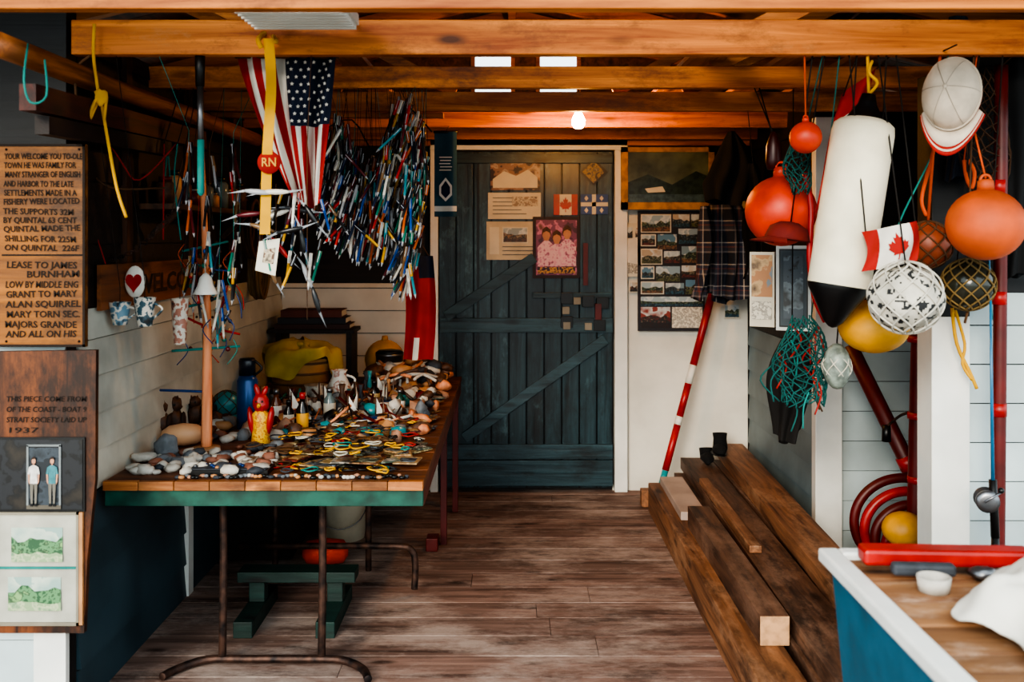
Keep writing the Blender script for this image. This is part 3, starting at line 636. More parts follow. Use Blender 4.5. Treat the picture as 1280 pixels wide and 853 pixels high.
# ---------------- pens
cols=['#b0241c','#cfc9bd','#141518','#2558a8','#1c7a66','#cc9820','#5c1a22','#a4a6aa','#2f8a98','#bc5a20','#101a2c','#7a5d3f','#e2ded2','#141518','#2a2c30','#3a2a20','#1a2a46','#18181a']
pens=[paint('pen%d'%i,c,.3,var=.05,bump=0) for i,c in enumerate(cols)]
def pen(m,p,d,L,r=.0058):
    d=Vector(d).normalized();c1=random.choice(pens);c2=random.choice([c1,random.choice(pens)]);k=R(.3,.45);m.lathe([(r*1.05,0),(r*1.05,L*k),(r*.85,L*k+.0005),(r*.85,L*.88),(r*.3,L*.97),(r*.2,L)],p,d,c1,7,[c2,c2,c1,pens[7],pens[7],pens[7]])
    s_=Vector((-d.z,0,d.x)) if abs(d.z)>.1 else Vector((0,0,1));a=Vector(p)+Vector((0,-r*1.3,0));m.beam(a,a+d*.035,.0025,.002,pens[7])
m=M()
def inpoly(x,y,pl):
    c=False
    for i in range(len(pl)):
        x1,y1=pl[i-1];x2,y2=pl[i]
        if (y1>y)!=(y2>y) and x<(x2-x1)*(y-y1)/(y2-y1)+x1: c=not c
    return c
poly=[(400,172),(425,142),(462,208),(486,190),(500,130),(520,120),(541,200),(536,250),(526,318),(518,350),(508,345),(498,312),(468,300),(432,288),(398,238)]
for s_ in range(50):
    dd=random.choice([3.71,3.64,3.5,3.8,3.57,3.9]);x=398+143*((s_*0.618)%1)
    if s_%6==0: x=R(498,540)
    X=(x-640)*dd/F;zs=[];y=118+R(0,22)
    while y<385:
        if inpoly(x+4,y,poly): zs.append(P(x,y,dd).z)
        y+=R(17,27)
    if not zs: continue
    tp=jtop((X,dd,0));m.tube([tp,(X,dd,zs[0]+.03),(X+.004,dd,min(zs)-.02)],.0012,random.choice([cord2,brope,cord2,teal]),4,0)
    for z in zs:
        t0=random.gauss(-.22,.14)
        for q in range(random.choice([2,2,3])):
            pen(m,(X+(q-1)*.013+R(-.006,.006),dd+R(-.03,.03),z+.02+R(-.012,.012)),(t0+R(-.1,.1),R(-.25,.25),-1),R(.105,.14))
for k in range(16):
    x,y=R(404,534),R(150,320)
    if inpoly(x,y,poly): pen(m,P(x,y,3.52+R(-.06,.06)),(random.choice([-1,1])*R(.5,1.1),R(-.3,.3),-1),R(.1,.13))
m.tube([P(400,165,3.66),P(440,150,3.66),P(470,190,3.66),P(500,130,3.66),P(540,165,3.7)],.003,cord2,5)
m.build('hanging_pen_collection')
m=M()
for (x,yt,ys,dd) in ((236,170,(178,215,250),3.3),(262,175,(195,245,290),3.5),(292,165,(180,215,300,335),3.4),(300,180,(240,290),3.66),(246,180,(330,365),3.6),(274,180,(350,385),3.62)):
    X=(x-640)*dd/F;m.tube([jtop((X,dd,0)),(X,dd,P(x,ys[0],dd).z+.04),(X,dd,P(x,ys[-1],dd).z)],.0013,random.choice([teal,rrope,brope]),4,0)
    for y in ys:
        for q in range(2): pen(m,P(x+R(-4,4),y,dd),(R(-.22,.22),R(-.3,.3),-1),R(.11,.15))
m.build('hanging_pen_strings')
m=M();dd=2.95
def knife(m,c,ang,cm):
    R_=Euler((0,ang,0)).to_matrix();m.ell(c,(.042,.007,.0085),cm,rot=(0,ang,0),n=12)
    for sx,a2 in ((1,.15),(-1,-.25)):
        e=Vector(c)+R_@Vector((sx*.036,0,0));f=e+R_@Vector((math.cos(a2)*sx*.055,0,math.sin(a2)*.055));u=R_@Vector((0,0,1))
        m.prism([e-u*.004,f,e+u*.004],(0,.0015,0),blade)
for (x,y,a,k) in ((322,240,.1,7),(345,268,-.3,12),(328,285,.3,11),(390,270,1.0,2),(345,240,0,1),(384,345,1.2,7),(378,300,1.4,13),(395,375,1.3,2),(350,310,.9,0),(362,288,-.2,2),(340,340,1.2,11),(372,262,.2,14),(312,268,-.1,6)): 
    knife(m,P(x,y,dd+R(-.03,.1)),a,pens[k])
for x in (384,345,325): m.tube([P(x,230,dd+.02),P(x,340,dd+.02)],.0012,brope,4,0)
for k in range(24):
    x=R(322,402);y=R(232,330);pen(m,P(x,y,dd+R(0,.15)),(R(-.45,.25),R(-.3,.3),-1),R(.09,.12),.0048)
m.tube([jtop(P(384,180,dd)),P(384,180,dd+.05),P(384,400,dd+.05)],.0015,brope,4,0)
m.tube([P(345,205,dd+.02),P(325,230,dd+.02)],.0012,brope,4,0)
m.prism([P(324,302,dd),P(350,298,dd),P(344,345,dd),P(319,338,dd)],(0,.002,0),paper);m.prism([P(330,312,dd-.003),P(344,310,dd-.003),P(341,330,dd-.003),P(328,328,dd-.003)],(0,.002,0),photo('tagpic',['#5b3a26','#c7b79a','#2a1a12'],50))
m.build('hanging_pocket_knives')
fr=[redc,whc];dd=3.12
def ff(u,v):
    xl=297+66*v**1.3;xr=421-20*v
    x=xl+(xr-xl)*u;y=72+(172+16*math.sin(u*2.5))*v
    return P(x,y,dd)+Vector((0,.03*math.sin(u*17+v*2)*(.4+.6*v)+.014*math.sin(u*31+v*5),0))
def fc(u,v):
    if u>6/13 and v<.46: return navy
    return fr[int(u*13)%2]
m=M();m.sheet(ff,78,24,None,fc,.002)
for r_ in range(9):
    for c_ in range(6 if r_%2==0 else 5):
        u=6/13+(7/13)*((c_*2+1+(r_%2))/12);v=.46*(r_+.7)/9.4;c=ff(u,v)+Vector((0,-.005,0))
        pts=[c+Vector((math.sin(k*math.pi/5)*(.0068 if k%2==0 else .003),0,math.cos(k*math.pi/5)*(.0068 if k%2==0 else .003))) for k in range(10)];m.prism(pts,(0,.001,0),whc)
m.cyl(P(294,71,dd),P(424,71,dd),.006,.006,brope);m.tube([P(305,71,dd),jtop(P(305,60,dd))],.002,brope);m.tube([P(412,71,dd),jtop(P(412,60,dd))],.002,brope);m.build('american_flag')
m=M();d2=2.93
m.sheet(lambda u,v:P(329+13*u-2*v+3*math.sin(v*5),48+245*v,d2)+Vector((0,.01*math.sin(v*9),0)),4,30,paint('lanyard_yellow','#dda51c',.8))
m.tube([P(327,60,d2),P(323,50,d2),P(330,42,d2+.06),P(340,44,d2+.08),P(345,52,d2)],.008,yrope)
c=P(336,203,d2-.008);m.lathe([(.034,0),(.034,.006)],c,(0,1,0),redc,20);m.text('RN',(c.x-.022,c.y-.003,c.z-.012),(1,0,0),(0,0,1),.036,yel,.044);m.build('yellow_lanyard')
m=M();m.tube([P(118,30,2.96),P(117,70,2.96),P(122,110,2.96),P(126,125,2.96),P(133,165,2.96),P(146,235,2.96),P(158,272,2.96)],.005,yrope,8);m.tube([P(126,118,2.96),P(112,150,2.95),P(118,128,2.94),P(132,118,2.95),P(130,150,2.96)],.005,yrope,8)
m.ell(P(126,122,2.95),(.02,.016,.024),yrope,k=.5);m.build('hanging_yellow_rope')
m=M();m.tube([P(35,55,2.56),P(30,100,2.5),P(38,128,2.5),P(58,120,2.5),P(56,75,2.56)],.003,teal,6);m.build('teal_cord_loop')
m=M();m.tube([P(210,178,3.6),P(206,240,3.6),P(214,250,3.6),P(210,190,3.6)],.003,teal,6);m.tube([P(120,180,3.2),P(112,210,3.2),P(140,235,3.2),P(205,235,3.4)],.004,brope,6)
m.tube([P(110,262,3.2),P(132,330,3.2)],.002,rrope,5,0);m.tube([P(205,180,3.5),P(204,300,3.5)],.003,rrope,5,0);m.tube([P(222,180,3.5),P(218,225,3.5),P(226,300,3.5)],.003,teal,5)
m.tube([P(108,130,3.2),P(150,200,3.3),P(175,225,3.4),P(220,180,3.5)],.003,rrope,6)
for p in (P(210,180,3.6),P(205,180,3.5),P(222,180,3.5)): m.tube([p,jtop(p)],.002,cord2,4,0)
m.build('hanging_cords')
m=M()
pa=P(140,325,3.3);pb=P(215,265,3.4)
for k in range(16):
    t=k/15;c=pa.lerp(pb,t)+Vector((0,0,-.03*math.sin(math.pi*t)));m.tube([c+Matrix.Rotation(k*1.57,3,(pb-pa).normalized())@(Vector((math.cos(a)*.011,0,math.sin(a)*.007))) for a in [j*1.047 for j in range(6)]],.0022,iron,5,2,closed=True)
m.tube([pb,jtop(pb)],.002,iron,5,0);m.tube([pa,(-1.33,3.3,pa.z+.02)],.002,iron,5,0);m.build('chain')
m=M();m.tube([(-1.29,2.5,1.945),(-1.27,3.3,1.935),(-1.235,4.1,1.93),(-1.22,4.75,1.925)],.033,wood('log_bark','#4e2812','#a0602e','Y'),10,4);m.build('pole_log')
m=M();m.beam((-1.275,2.62,1.83),(-1.25,4.0,1.85),.045,.07,wood('oar_red','#200d0a','#4f1e16','Y'));m.beam((-1.275,2.7,1.765),(-1.25,3.6,1.78),.04,.05,wood('oar_dark','#0a0808','#241612','Y'));m.tube([(-1.27,2.9,1.87),(-1.27,2.9,1.95),(-1.23,2.9,1.99)],.004,brope);m.build('stored_wooden_mast')
m=M();dd=3.02;m.cyl(P(250,60,dd),P(250,108,dd),.016,.013,black);m.cyl(P(250,108,dd),P(251,175,dd),.010,.009,steel);m.tube([P(250,62,dd),P(250,56,dd+.0)],.012,black);m.lathe([(.011,0),(.011,.16),(.004,.17)],P(251,175,dd),(0,0,-1),teal,8);m.build('hanging_hand_tool')
m=M();sw=wood('shelf_wood','#2c1a10','#5f3c22','Y');m.bb((-1.31,3.5,1.56),(-1.17,4.6,1.58),sw)
for yy in (3.6,4.5): m.beam((-1.31,yy,1.46),(-1.2,yy,1.56),.02,.02,sw)
for k in range(11):
    yy=3.56+k*.095;r=R(.025,.038);h=R(.06,.14);mt=random.choice([brown,slate,dred,paint('clear_jar','#6f7f80',.1),pale,tan]);m.lathe([(r,0),(r,h*.75),(r*.7,h*.85)],(-1.24,yy,1.581),(0,0,1),mt,14);m.lathe([(r*.75,h*.85),(r*.75,h),(0,h)],(-1.24,yy,1.581),(0,0,1),random.choice([black,steel,dred]),12)
m.build('wall_shelf_with_jars')
m=M()
for k,(yy,zz_,mt) in enumerate(((4.75,1.5,brope),(5.05,1.55,cord2),(4.9,1.3,paint('hemp','#6f5634',.9)))):
    m.cyl((-1.335,yy,zz_+.12),(-1.21,yy,zz_+.12),.006,.006,iron)
    for q in range(5): m.tube([(-1.27+.012*q,yy+math.cos(t*.785)*(.1+R(-.01,.01)),zz_+math.sin(t*.785)*(.13+R(-.01,.01))) for t in range(8)],.009,mt,6,3,closed=True)
m.build('coiled_ropes')
# driftwood display tree
m=M();dd=3.65;b0=Vector((TX(258,dd),dd,ZT))
m.lathe([(.05,0),(.05,.012),(.02,.015)],b0,(0,0,1),tan,16)
tp=P(252,190,dd);m.tube([b0,b0+Vector((.003,0,.3)),b0+Vector((0,0,.6)),tp],lambda t:.021-.011*t,drift,10,4)
for (y,xa,xb,dz) in ((308,228,285,6),(336,262,300,-4),(378,222,275,8),(408,235,300,-10),(436,215,300,3),(490,200,262,-2)):
    m.tube([P(xa,y+dz,dd),P(258,y,dd),P(xb,y-dz,dd+.05)],.005,random.choice([teal,drift,blue,rrope]),6)
for k in range(50):
    y=R(295,440);m.ell(P(258+R(-26,30),y,dd+R(-.05,.05)),R(.005,.010),random.choice(pens+[tan,tan,orange]),n=8)
for k in range(28):
    y=R(290,430);x=258+R(-32,38);a=P(x,y,dd+R(-.06,.06));m.tube([a,a+Vector((R(-.03,.03),0,-.04)),a+Vector((R(-.03,.03),0,-.09))],.002,random.choice([teal,orope,rrope,brope,blue]),5)
for k in range(12): pen(m,P(258+R(-30,34),R(300,400),dd+R(-.05,.05)),(R(-.5,.5),R(-.3,.3),-1),.12)
c=P(257,368,dd-.05);m.lathe([(.046,0),(.04,.01),(.03,.03),(.022,.06),(.008,.075),(0,.078)],c,(0,0,1),trim,18);m.tube([c+Vector((0,0,.07)),P(255,320,dd-.02)],.002,wrope,4,0)
m.build('driftwood_display_tree')
m=M();X=-1.322
wm=wood('welcome_board','#4a2712','#8a5028','Y');
m.bb((X,3.17,1.226),(X+.014,4.2,1.372),wm)
m.text('WELCOME',(X+.016,3.47,1.262),(0,1,0),(0,0,1),.095,wood('carved_letters','#1c0e07','#3a2010','Y'),.92*.78,.03)
c=Vector((X+.05,3.36,1.31));m.ell(c,(.035,.012,.055),whc,rot=(0,0,0));
hp=[(16*math.sin(t)**3,13*math.cos(t)-5*math.cos(2*t)-2*math.cos(3*t)-math.cos(4*t)) for t in [k*.2618 for k in range(24)]]
m.prism([c+Vector((p*.0017,-.016,q*.0022)) for p,q in hp],(0,.004,0),red);m.cyl((X+.01,3.36,1.31),(X+.05,3.36,1.31),.004,.004,brope)
m.build('welcome_sign')
for i,(x,y,h,cc) in enumerate(((150,392,.075,'#5f8294'),(181,390,.095,'#35535f'),(225,402,.16,'#a5705f'))):
    m=M();dd=3.25 if x<200 else 3.45;c=P(x,y,dd)-Vector((0,0,h/2));r=.036 if x<200 else .031
    mt=photo('cup%d'%i,[cc,'#c8c0b4',cc,'#2a2a2c'],30,i)
    m.lathe([(r*.6,0),(r*.65,.004),(r,h),(r*.9,h),(r*.55,.01)],c,(0,0,1),mt,18);
    if x<200:m.tube([c+Vector((r*.8,0,h*.8)),c+Vector((r*1.6,0,h*.6)),c+Vector((r*.7,0,h*.25))],.004,mt)
    m.tube([c+Vector((0,0,h-.004)),c+Vector((0,0,h+.05)),jtop(c+Vector((.0,0,0)))],.0012,cord2,4,0);m.tube([c+Vector((-r*.95,0,h-.004)),c+Vector((r*.95,0,h-.004))],.0014,brope,4,0)
    m.build('hanging_souvenir_mug')

# ---------------- left signs
m=M();dd=2.932
a=P(-14,180,dd);b=P(106,434,dd);m.bb((a.x,dd,b.z),(b.x,dd+.022,a.z),ochre)
lines=['YOUR WELCOME YOU TO-OLE','TOWN HE WAS FAMILY FOR','MANY STRANGER OF ENGLISH','AND HARBOR TO THE LATE','SETTLEMENTS MADE IN A','FISHERY WERE LOCATED','THE SUPPORTS 32M','BY QUINTAL 63 CENT','QUINTAL MADE THE','SHILLING FOR 225M','ON QUINTAL  226F']
for k,t in enumerate(lines):
    m.text(t,(P(4,198+k*11.4,dd).x+R(0,.006),dd-.002,P(4,199+k*11.4,dd).z),(1,0,R(-.02,.02)),(R(-.1,.1),0,1),.0245,ink2,(P(101-(k*7%11),0,dd).x-P(4,0,dd).x),.02)
m.panel(2,318,104,320,dd-.002,ink,.002)
for k,t in enumerate(['LEASE TO JAMES','       BURNHAM','LOW BY MIDDLE ENG','GRANT TO MARY','ALAN SQUIRREL','MARY TORN SEC.','MAJORS GRANDE','AND ALL ON HIS']):
    m.text(t,(P(6,334+k*12.4,dd).x+R(0,.006),dd-.002,P(4,335+k*12.4,dd).z),(1,0,R(-.02,.02)),(R(-.1,.1),0,1),.027,ink2,(P(94+(k*5%7),0,dd).x-P(6,0,dd).x),.02)
for (x0,y0,x1,y1) in ((-14,180,106,183),(-14,431,106,434),(103,180,106,434)): m.panel(x0,y0,x1,y1,dd-.003,ink2,.003)
for xx,yy in ((8,187),(99,187),(8,427),(99,427)): m.ell(P(xx,yy,dd),.004,iron,n=8)
m.build('lettered_wood_sign',bevel=.0015)
m=M();dd=2.932
m.prism([P(-14,440,dd),P(-14,792,dd),P(105,792,dd),P(109,700,dd),P(119,600,dd),P(120,438,dd)],(0,.02,0),burnt)
for k,t in enumerate(['THIS PIECE COME FROM','OF THE COAST - BOAT 9','STRAIT SOCIETY LAID UP','1937']):
    m.text(t,(P(8,500+k*13,dd).x,dd-.002,P(8,502+k*13,dd).z),(1,0,0),(.1,0,1),.022,ink,(P(108-(60 if k==3 else 0),0,dd).x-P(8,0,dd).x),.01)
m.panel(-12,547,106,640,dd-.006,black,.006);m.panel(-8,550,103,637,dd-.008,photo('photo_dark',['#0c0d10','#1f2126','#0c0d10','#2c2620'],14),.002)
m.panel(36,560,74,634,dd-.010,photo('photo_doorway',['#20262c','#3a434c','#15181c'],20),.002)
fs_=paint('photo_frame_strip','#7c8284')
m.panel(33,557,35.5,635,dd-.012,fs_,.002);m.panel(73.5,557,76,635,dd-.012,fs_,.002);m.panel(33,556,76,558.5,dd-.012,fs_,.002);m.panel(33,632,76,637,dd-.0125,paint('photo_ground','#5c554a'),.002)
hair=paint('photo_hair','#2a1c14')
for xx,shirt in ((42,'#d6d2cc'),(65,'#3f8088')):
    st=paint('photo_shirt'+shirt,shirt,.6,var=.3,scale=60)
    m.poly([(xx-2.6,575),(xx-1.8,572.5),(xx+1.8,572.5),(xx+2.6,575),(xx+2.2,579),(xx,581),(xx-2.2,579)],dd-.014,skin);m.poly([(xx-2.9,576),(xx-2.4,572.5),(xx,571),(xx+2.4,572.5),(xx+2.9,576),(xx+1.6,574),(xx-1.6,574)],dd-.0155,hair);m.panel(xx-1,580,xx+1,583,dd-.014,skin,.001)
    m.poly([(xx-2,582),(xx+2,582),(xx+6,584.5),(xx+7.5,593),(xx+5,593.5),(xx+4.3,590),(xx+4.6,606),(xx-4.6,606),(xx-4.3,590),(xx-5,593.5),(xx-7.5,593),(xx-6,584.5)],dd-.015,st)
    for sx in(-1,1): m.poly([(xx+sx*5.2,593.2),(xx+sx*7.3,593),(xx+sx*6.6,603),(xx+sx*5,606),(xx+sx*4.8,602)],dd-.0145,skin);m.poly([(xx+sx*.3,605),(xx+sx*4.7,605),(xx+sx*4,620),(xx+sx*3.4,631),(xx+sx*1.2,631),(xx+sx*1,618)],dd-.0155,paint('photo_trouser','#6f6a60'));m.poly([(xx+sx*1,630),(xx+sx*3.6,630),(xx+sx*4.6,633.5),(xx+sx*1,633.5)],dd-.016,black)
for (x0,y0,x1,y1) in ((-12,641,98,644),(-12,779,98,783),(95,641,98,783)): m.panel(x0,y0,x1,y1,dd-.012,paint('frame_edge','#8a8272'),.012)
m.panel(-12,641,98,782,dd-.006,paint('mat_board','#b3b1a4',.7),.006)
for (x0,y0,x1,y1,s_) in ((14,660,78,703,1),(10,722,76,764,2)):
    m.panel(x0,y0,x1,y1,dd-.008,photo('print_sky%d'%s_,['#8fa8a0','#b9c4b4','#8fa8a0'],12,s_),.002)
    rr=random.Random(s_);n=9
    m.poly([(x0,y1)]+[(x0+(x1-x0)*i/(n-1),y0+(y1-y0)*(.35+rr.uniform(-.12,.12))) for i in range(n)]+[(x1,y1)],dd-.010,photo('print_trees%d'%s_,['#33583c','#5d8a5e','#244030','#7da06a'],45,s_))
    m.poly([(x0,y1)]+[(x0+(x1-x0)*i/(n-1),y0+(y1-y0)*(.75+rr.uniform(-.05,.05))) for i in range(n)]+[(x1,y1)],dd-.012,photo('print_field%d'%s_,['#8aa07a','#b0b894','#6a8a6a'],45,s_))
m.panel(-12,709,98,712,dd-.010,teal,.004);m.panel(98,641,103,782,dd-.010,tan,.01)
m.build('burnt_wood_board_with_photographs')
m=M();dd=5.0
m.sheet(lambda u,v:P(503+38*u+4*math.sin(v*3),320+130*v,dd)+Vector((0,.02*math.sin(u*9+v),0)),16,14,None,lambda u,v:(redc if not(v>.75 and abs(u-.4)<.1) else whc) if v>.18 or u<.5 else navy);m.tube([P(505,320,dd),P(520,300,dd),P(536,320,dd)],.002,brope);m.tube([P(520,300,dd),jtop(P(520,300,dd))],.002,brope,4,0);m.build('red_ensign_flag')

# ---------------- right hanging group
def hang(m,p,ztop=2.02,mat=cord2,r=.0025):
    p=Vector(p);m.tube([p,jtop(p,ztop)],r,mat,5,0)
def buoy(name,x,y,rp,d,mat,ropem=orope,sq=1.0):
    m=M();c=P(x,y,d);r=rp*d/F;m.ell(c,(r,r,r*sq),mat,n=32);m.lathe([(r*.22,0),(r*.2,r*.25),(r*.12,r*.3)],c+Vector((0,0,r*sq*.96)),(0,0,1),mat,14);m.tube([c+Vector((math.cos(a)*r*.14,0,r*sq*1.25+math.sin(a)*r*.14)) for a in [k*1.047 for k in range(6)]],r*.04,mat,6,3,closed=True);hang(m,c+Vector((0,0,r*sq*1.3)),2.02,ropem,.003);return m.build(name)
buoy('orange_buoy',976,264,44,3.38,orange,cord2);buoy('orange_buoy',1007,172,20,3.0,orange);buoy('faded_orange_buoy',1232,281,47,2.82,dor,orope,.95)
m=M();c=P(1092,408,3.12);r=43*3.12/F;m.ell(c,(r,r,r*.78),yel,n=32);m.lathe([(r*.2,0),(r*.16,r*.3)],c+Vector((0,0,r*.74)),(.3,0,1),yel,12);hang(m,c+Vector((.0,.0,r*.9)));m.build('yellow_buoy')
m=M();c=P(1160,306,3.1);r=29*3.1/F;m.ell(c,r,paint('orange_brown','#a04a26',.5,var=.5));net_sphere(m,c,r,brope,8,.003);hang(m,c+Vector((0,0,r)),2.02,orope,.005);m.build('netted_orange_float')
m=M();c=P(1210,356,3.05);r=32*3.05/F;m.ell(c,r,paint('smoky_glass','#33342b',.15,var=.4));net_sphere(m,c,r,paint('netting_tan','#80693f',.9),10,.003);hang(m,c+Vector((0,0,r)),2.02,brope,.003);m.tube([c-Vector((0,0,r)),c-Vector((.01,0,r+.04))],.004,brope);m.build('netted_glass_float')
m=M();c=P(1132,372,2.80);r=45*2.80/F
bw=paint('ball_print','#2a2c2e',.8);wb=paint('ball_cloth','#cfcabd',.9,var=.3,scale=14)
def bf(u,v):
    k=noise.noise(Vector((math.cos(u*6.28)*4.5,math.sin(u*6.28)*4.5,v*13)));return bw if k>.12 and noise.noise(Vector((u*40,v*25,1)))>-.2 else wb
m.ell(c,(r,r,r*.88),wb,n=110,fn=bf,k=.08);net_sphere(m,c,r*1.0,wb,9,.003);hang(m,c+Vector((0,0,r*.9)));m.build('crocheted_net_ball')
m=M()
def cb(u,v):
    return P(1077+68*u+6*math.sin(v*3),290-14*u+ (50)*v,2.88)+Vector((0,-.03*math.sin(math.pi*u)-.01*math.sin(u*9+v*4),0))
m.sheet(cb,32,20,None,lambda u,v:redc if u<.22 or u>.82 else whc)
m.prism([cb(.52+p*.17,.5+q*.34)+Vector((0,-.006,0)) for p,q in LEAF],(0,.002,0),redc)
hang(m,cb(.05,0));hang(m,cb(.95,0));m.build('canadian_flag')
m=M();dd=3.0;A=P(1040,410,dd);B=P(1086,118,dd);ax=(B-A).normalized();Lh=(B-A).length;r=38*dd/F
prof=[(0,0),(.012,.004),(.03,.02),(r*.75,.085),(r*.97,.115),(r,.13),(r,.16)];mt=[black]*5+[buoyw]
prof+= [(r*1.01,Lh*.5),(r,Lh-.12),(r*.96,Lh-.095),(r*.8,Lh-.082)];mt+=[buoyw]*4
prof+= [(r*.6,Lh-.075),(r*.3,Lh-.03),(.02,Lh),(0,Lh)];mt+=[buoyw]+[black]*4
m.lathe(prof,A,ax,buoyw,32,mt);hang(m,B,2.02,yrope,.005);m.tube([B+Vector((-.0,0,0)),B+Vector((.015,-.03,.03)),B+Vector((-.01,-.03,.06)),B+Vector((.01,0,.1))],.005,yrope)
m.build('white_fender_buoy')
m=M();dd=3.15
m.sheet(lambda u,v:P(1052+45*u-36*v,118-34*u+150*v-10*u*v,dd)+Vector((0,.02*math.sin(u*7+v*5),0)),16,24,None,lambda u,v:redc if v<.25 or v>.72 or u<.12 or abs(u-.55)<.1 and abs(v-.5)<.12 else whc);hang(m,P(1054,120,dd));hang(m,P(1096,86,dd));m.build('red_white_pennant')
m=M();dd=3.22;m.tube([P(1006,215,dd),P(1014,260,dd),P(1012,320,dd),P(1018,370,dd),P(1032,402,dd)],.010,red,10);hang(m,P(1006,215,dd));m.build('red_hose_length')
m=M();dd=3.22;c=P(984,298,dd);rc=paint('faded_red_cap_cloth','#7a201a',.85,var=.4,scale=14)
m.lathe([(0,.055),(.03,.052),(.06,.035),(.072,.0),(.07,-.004)],c,(.15,0,1),rc,24)
def rb_(u,v):
    a=-1.3+2.6*u;q=1+v*.75*math.cos(a);return c+Vector((-math.cos(a)*.07*q,-math.sin(a)*.07*(1+.2*v),-.004-.012*v+.012*math.cos(a)))
m.sheet(rb_,20,6,rc,th=.003,off=(0,0,-1));hang(m,c+Vector((.02,.03,.05)));m.build('red_baseball_cap')
m=M();dd=3.4;m.lathe([(.022,0),(.028,.03),(.026,.08),(.016,.11),(.006,.13)],P(967,212,dd),(0,0,1),paint('lantern_dark','#3a0f0d',.4),14);m.tube([P(960,185,dd),P(967,165,dd),P(974,185,dd)],.003,iron);hang(m,P(967,168,dd));m.build('red_lantern')
def netbag(pts,d,w,mat,n=7,tr=.0022):
    m=M()
    x0,y0,x1,y1=pts
    def S(u,v):
        t=u*6.283;hw=w(v);return P((x0+x1)/2+math.cos(t)*hw*(x1-x0)/2+3*math.sin(v*9),y0+(y1-y0)*v,d)+Vector((0,math.sin(t)*hw*.05,.01*math.sin(t*3+v*5)))
    for sg in (-1,1):
        for k in range(n): m.tube([S(k/n+sg*v*.7/12+.02*math.sin(v*3),v/12) for v in range(13)],tr,mat,4,2)
    hang(m,S(0,0),2.02,mat);return m,S
dteal=paint('dark_teal_twine','#175c58',.85)
m,S=netbag((968,398,1036,505),3.3,lambda v:.35+.65*math.sin(min(1,v*1.2)*2.4),dteal,12,.0024)
for k in range(26): a=S(R(0,1),R(.05,.9));m.tube([a,a+Vector((R(-.04,.04),0,-.05)),a+Vector((R(-.03,.03),0,-.12))],.003,random.choice([teal,rrope,dteal,brope]),5)
m.build('teal_fishing_net')
m,S=netbag((982,168,1014,240),3.2,lambda v:.5+.5*math.sin(v*3),dteal,9);m.build('small_green_net')
m,S=netbag((1198,90,1262,235),3.15,lambda v:.4+.6*math.sin(v*2.6),paint('net_brown','#4a3220',.9),11);m.build('brown_fishing_net')
m=M();c=P(1046,458,3.2);r=17*3.2/F;m.ell(c,(r,r,r*1.7),paint('pale_float','#8f9a90',.5,var=.6,scale=40));net_sphere(m,c,r*1.05,wrope,6,.002,.4);hang(m,c+Vector((0,0,r*1.6)));m.build('netted_pale_float')
def fr4(name,x0,d0,x1,d1,ya,yb,fm,pmats):
    m=M();A=P(x0,ya,d0);C=P(x1,yb,d0);B=P(x1,ya,d1);za=A.z;zb=C.z;ux=Vector((B.x-A.x,B.y-A.y,0));n=Vector((ux.y,-ux.x,0)).normalized()
    def q(u0,v0,u1,v1,off,th,mt):
        o=A+n*off;pt=lambda u,v:Vector((o.x+ux.x*u,o.y+ux.y*u,za+(zb-za)*v));m.prism([pt(u0,v0),pt(u0,v1),pt(u1,v1),pt(u1,v0)],-n*th,mt)
    q(0,0,1,1,0,.02,fm);
    for k,(u0,v0,u1,v1,mt) in enumerate(pmats): q(u0,v0,u1,v1,.002*(k+1),.002,mt)
    p=A+ux*.5;m.tube([p,jtop(p)],.002,cord2,4,0);return m.build(name)
fr4('framed_photograph',970,3.9,1014,3.85,307,413,paint('silver_frame','#c5c7c4',.4),[(.09,.04,.91,.96,black),(.13,.06,.87,.94,paint('slate_mat','#3c4850',.6)),(.22,.12,.78,.86,photo('photo_slate',['#15191d','#3a4650','#5f6d76','#1c2226'],12))])
fr4('hanging_postcard',937,4.1,968,4.05,315,408,paper,[(.08,.04,.92,.6,photo('postcard_sunset',['#7d8a92','#b5825a','#c9a87c','#4a3a34'],10)),(.1,.66,.9,.9,photo('caltext',['#d6d0c0','#8d8880','#d6d0c0'],60))])
m=M();garment(m,990,425,545,3.7,lambda v:(0-6*v,14+12*math.sin(v*3)),paint('brown_black_cloth','#17120f',.9),.05,6,0,.3,.03);hang(m,P(990,427,3.7));m.build('dark_work_jacket')
m=M();garment(m,1196,22,225,3.2,lambda v:(2,12+5*v),paint('dark_blue_cloth','#111b2a',.9),.03,6,0,.2);hang(m,P(1198,24,3.2),2.06);m.build('dark_blue_oilskin')
m=M();garment(m,1272,48,345,3.2,lambda v:(0,14+6*v),paint('dark_slate_cloth','#101317',.9),.04,6,0,.2);hang(m,P(1272,50,3.2),2.06);m.build('dark_oilskin')
m=M()
Z=Vector((-.55,-.8,.12)).normalized();Yv=Vector((-.12,-.1,-1));Yv=(Yv-Z*Yv.dot(Z)).normalized();Xv=Yv.cross(Z)
o=P(1190,118,2.88);T=Matrix.Identity(4)
for i,v in enumerate((Xv,Yv,Z)):
    for j in range(3): T[j][i]=v[j]
for j in range(3): T[j][3]=o[j]
m.T=T
rx,ry,rz=.078,.105,.10;capw=paint('cap_canvas','#d6c8b6',.85,var=.25,scale=14);vs=[];fs=[];nu,nv=36,12
for j in range(nv+1):
    ph=math.pi/2*j/nv
    for i in range(nu):
        t=2*math.pi*i/nu;q=1+.04*noise.noise(Vector((math.cos(t)*2,math.sin(t)*2,ph*2)));vs.append((math.cos(ph)*math.cos(t)*rx*q,math.cos(ph)*math.sin(t)*ry*q,math.sin(ph)**.85*rz if j else 0))
for j in range(nv):
    for i in range(nu): fs.append((j*nu+i,j*nu+(i+1)%nu,(j+1)*nu+(i+1)%nu,(j+1)*nu+i))
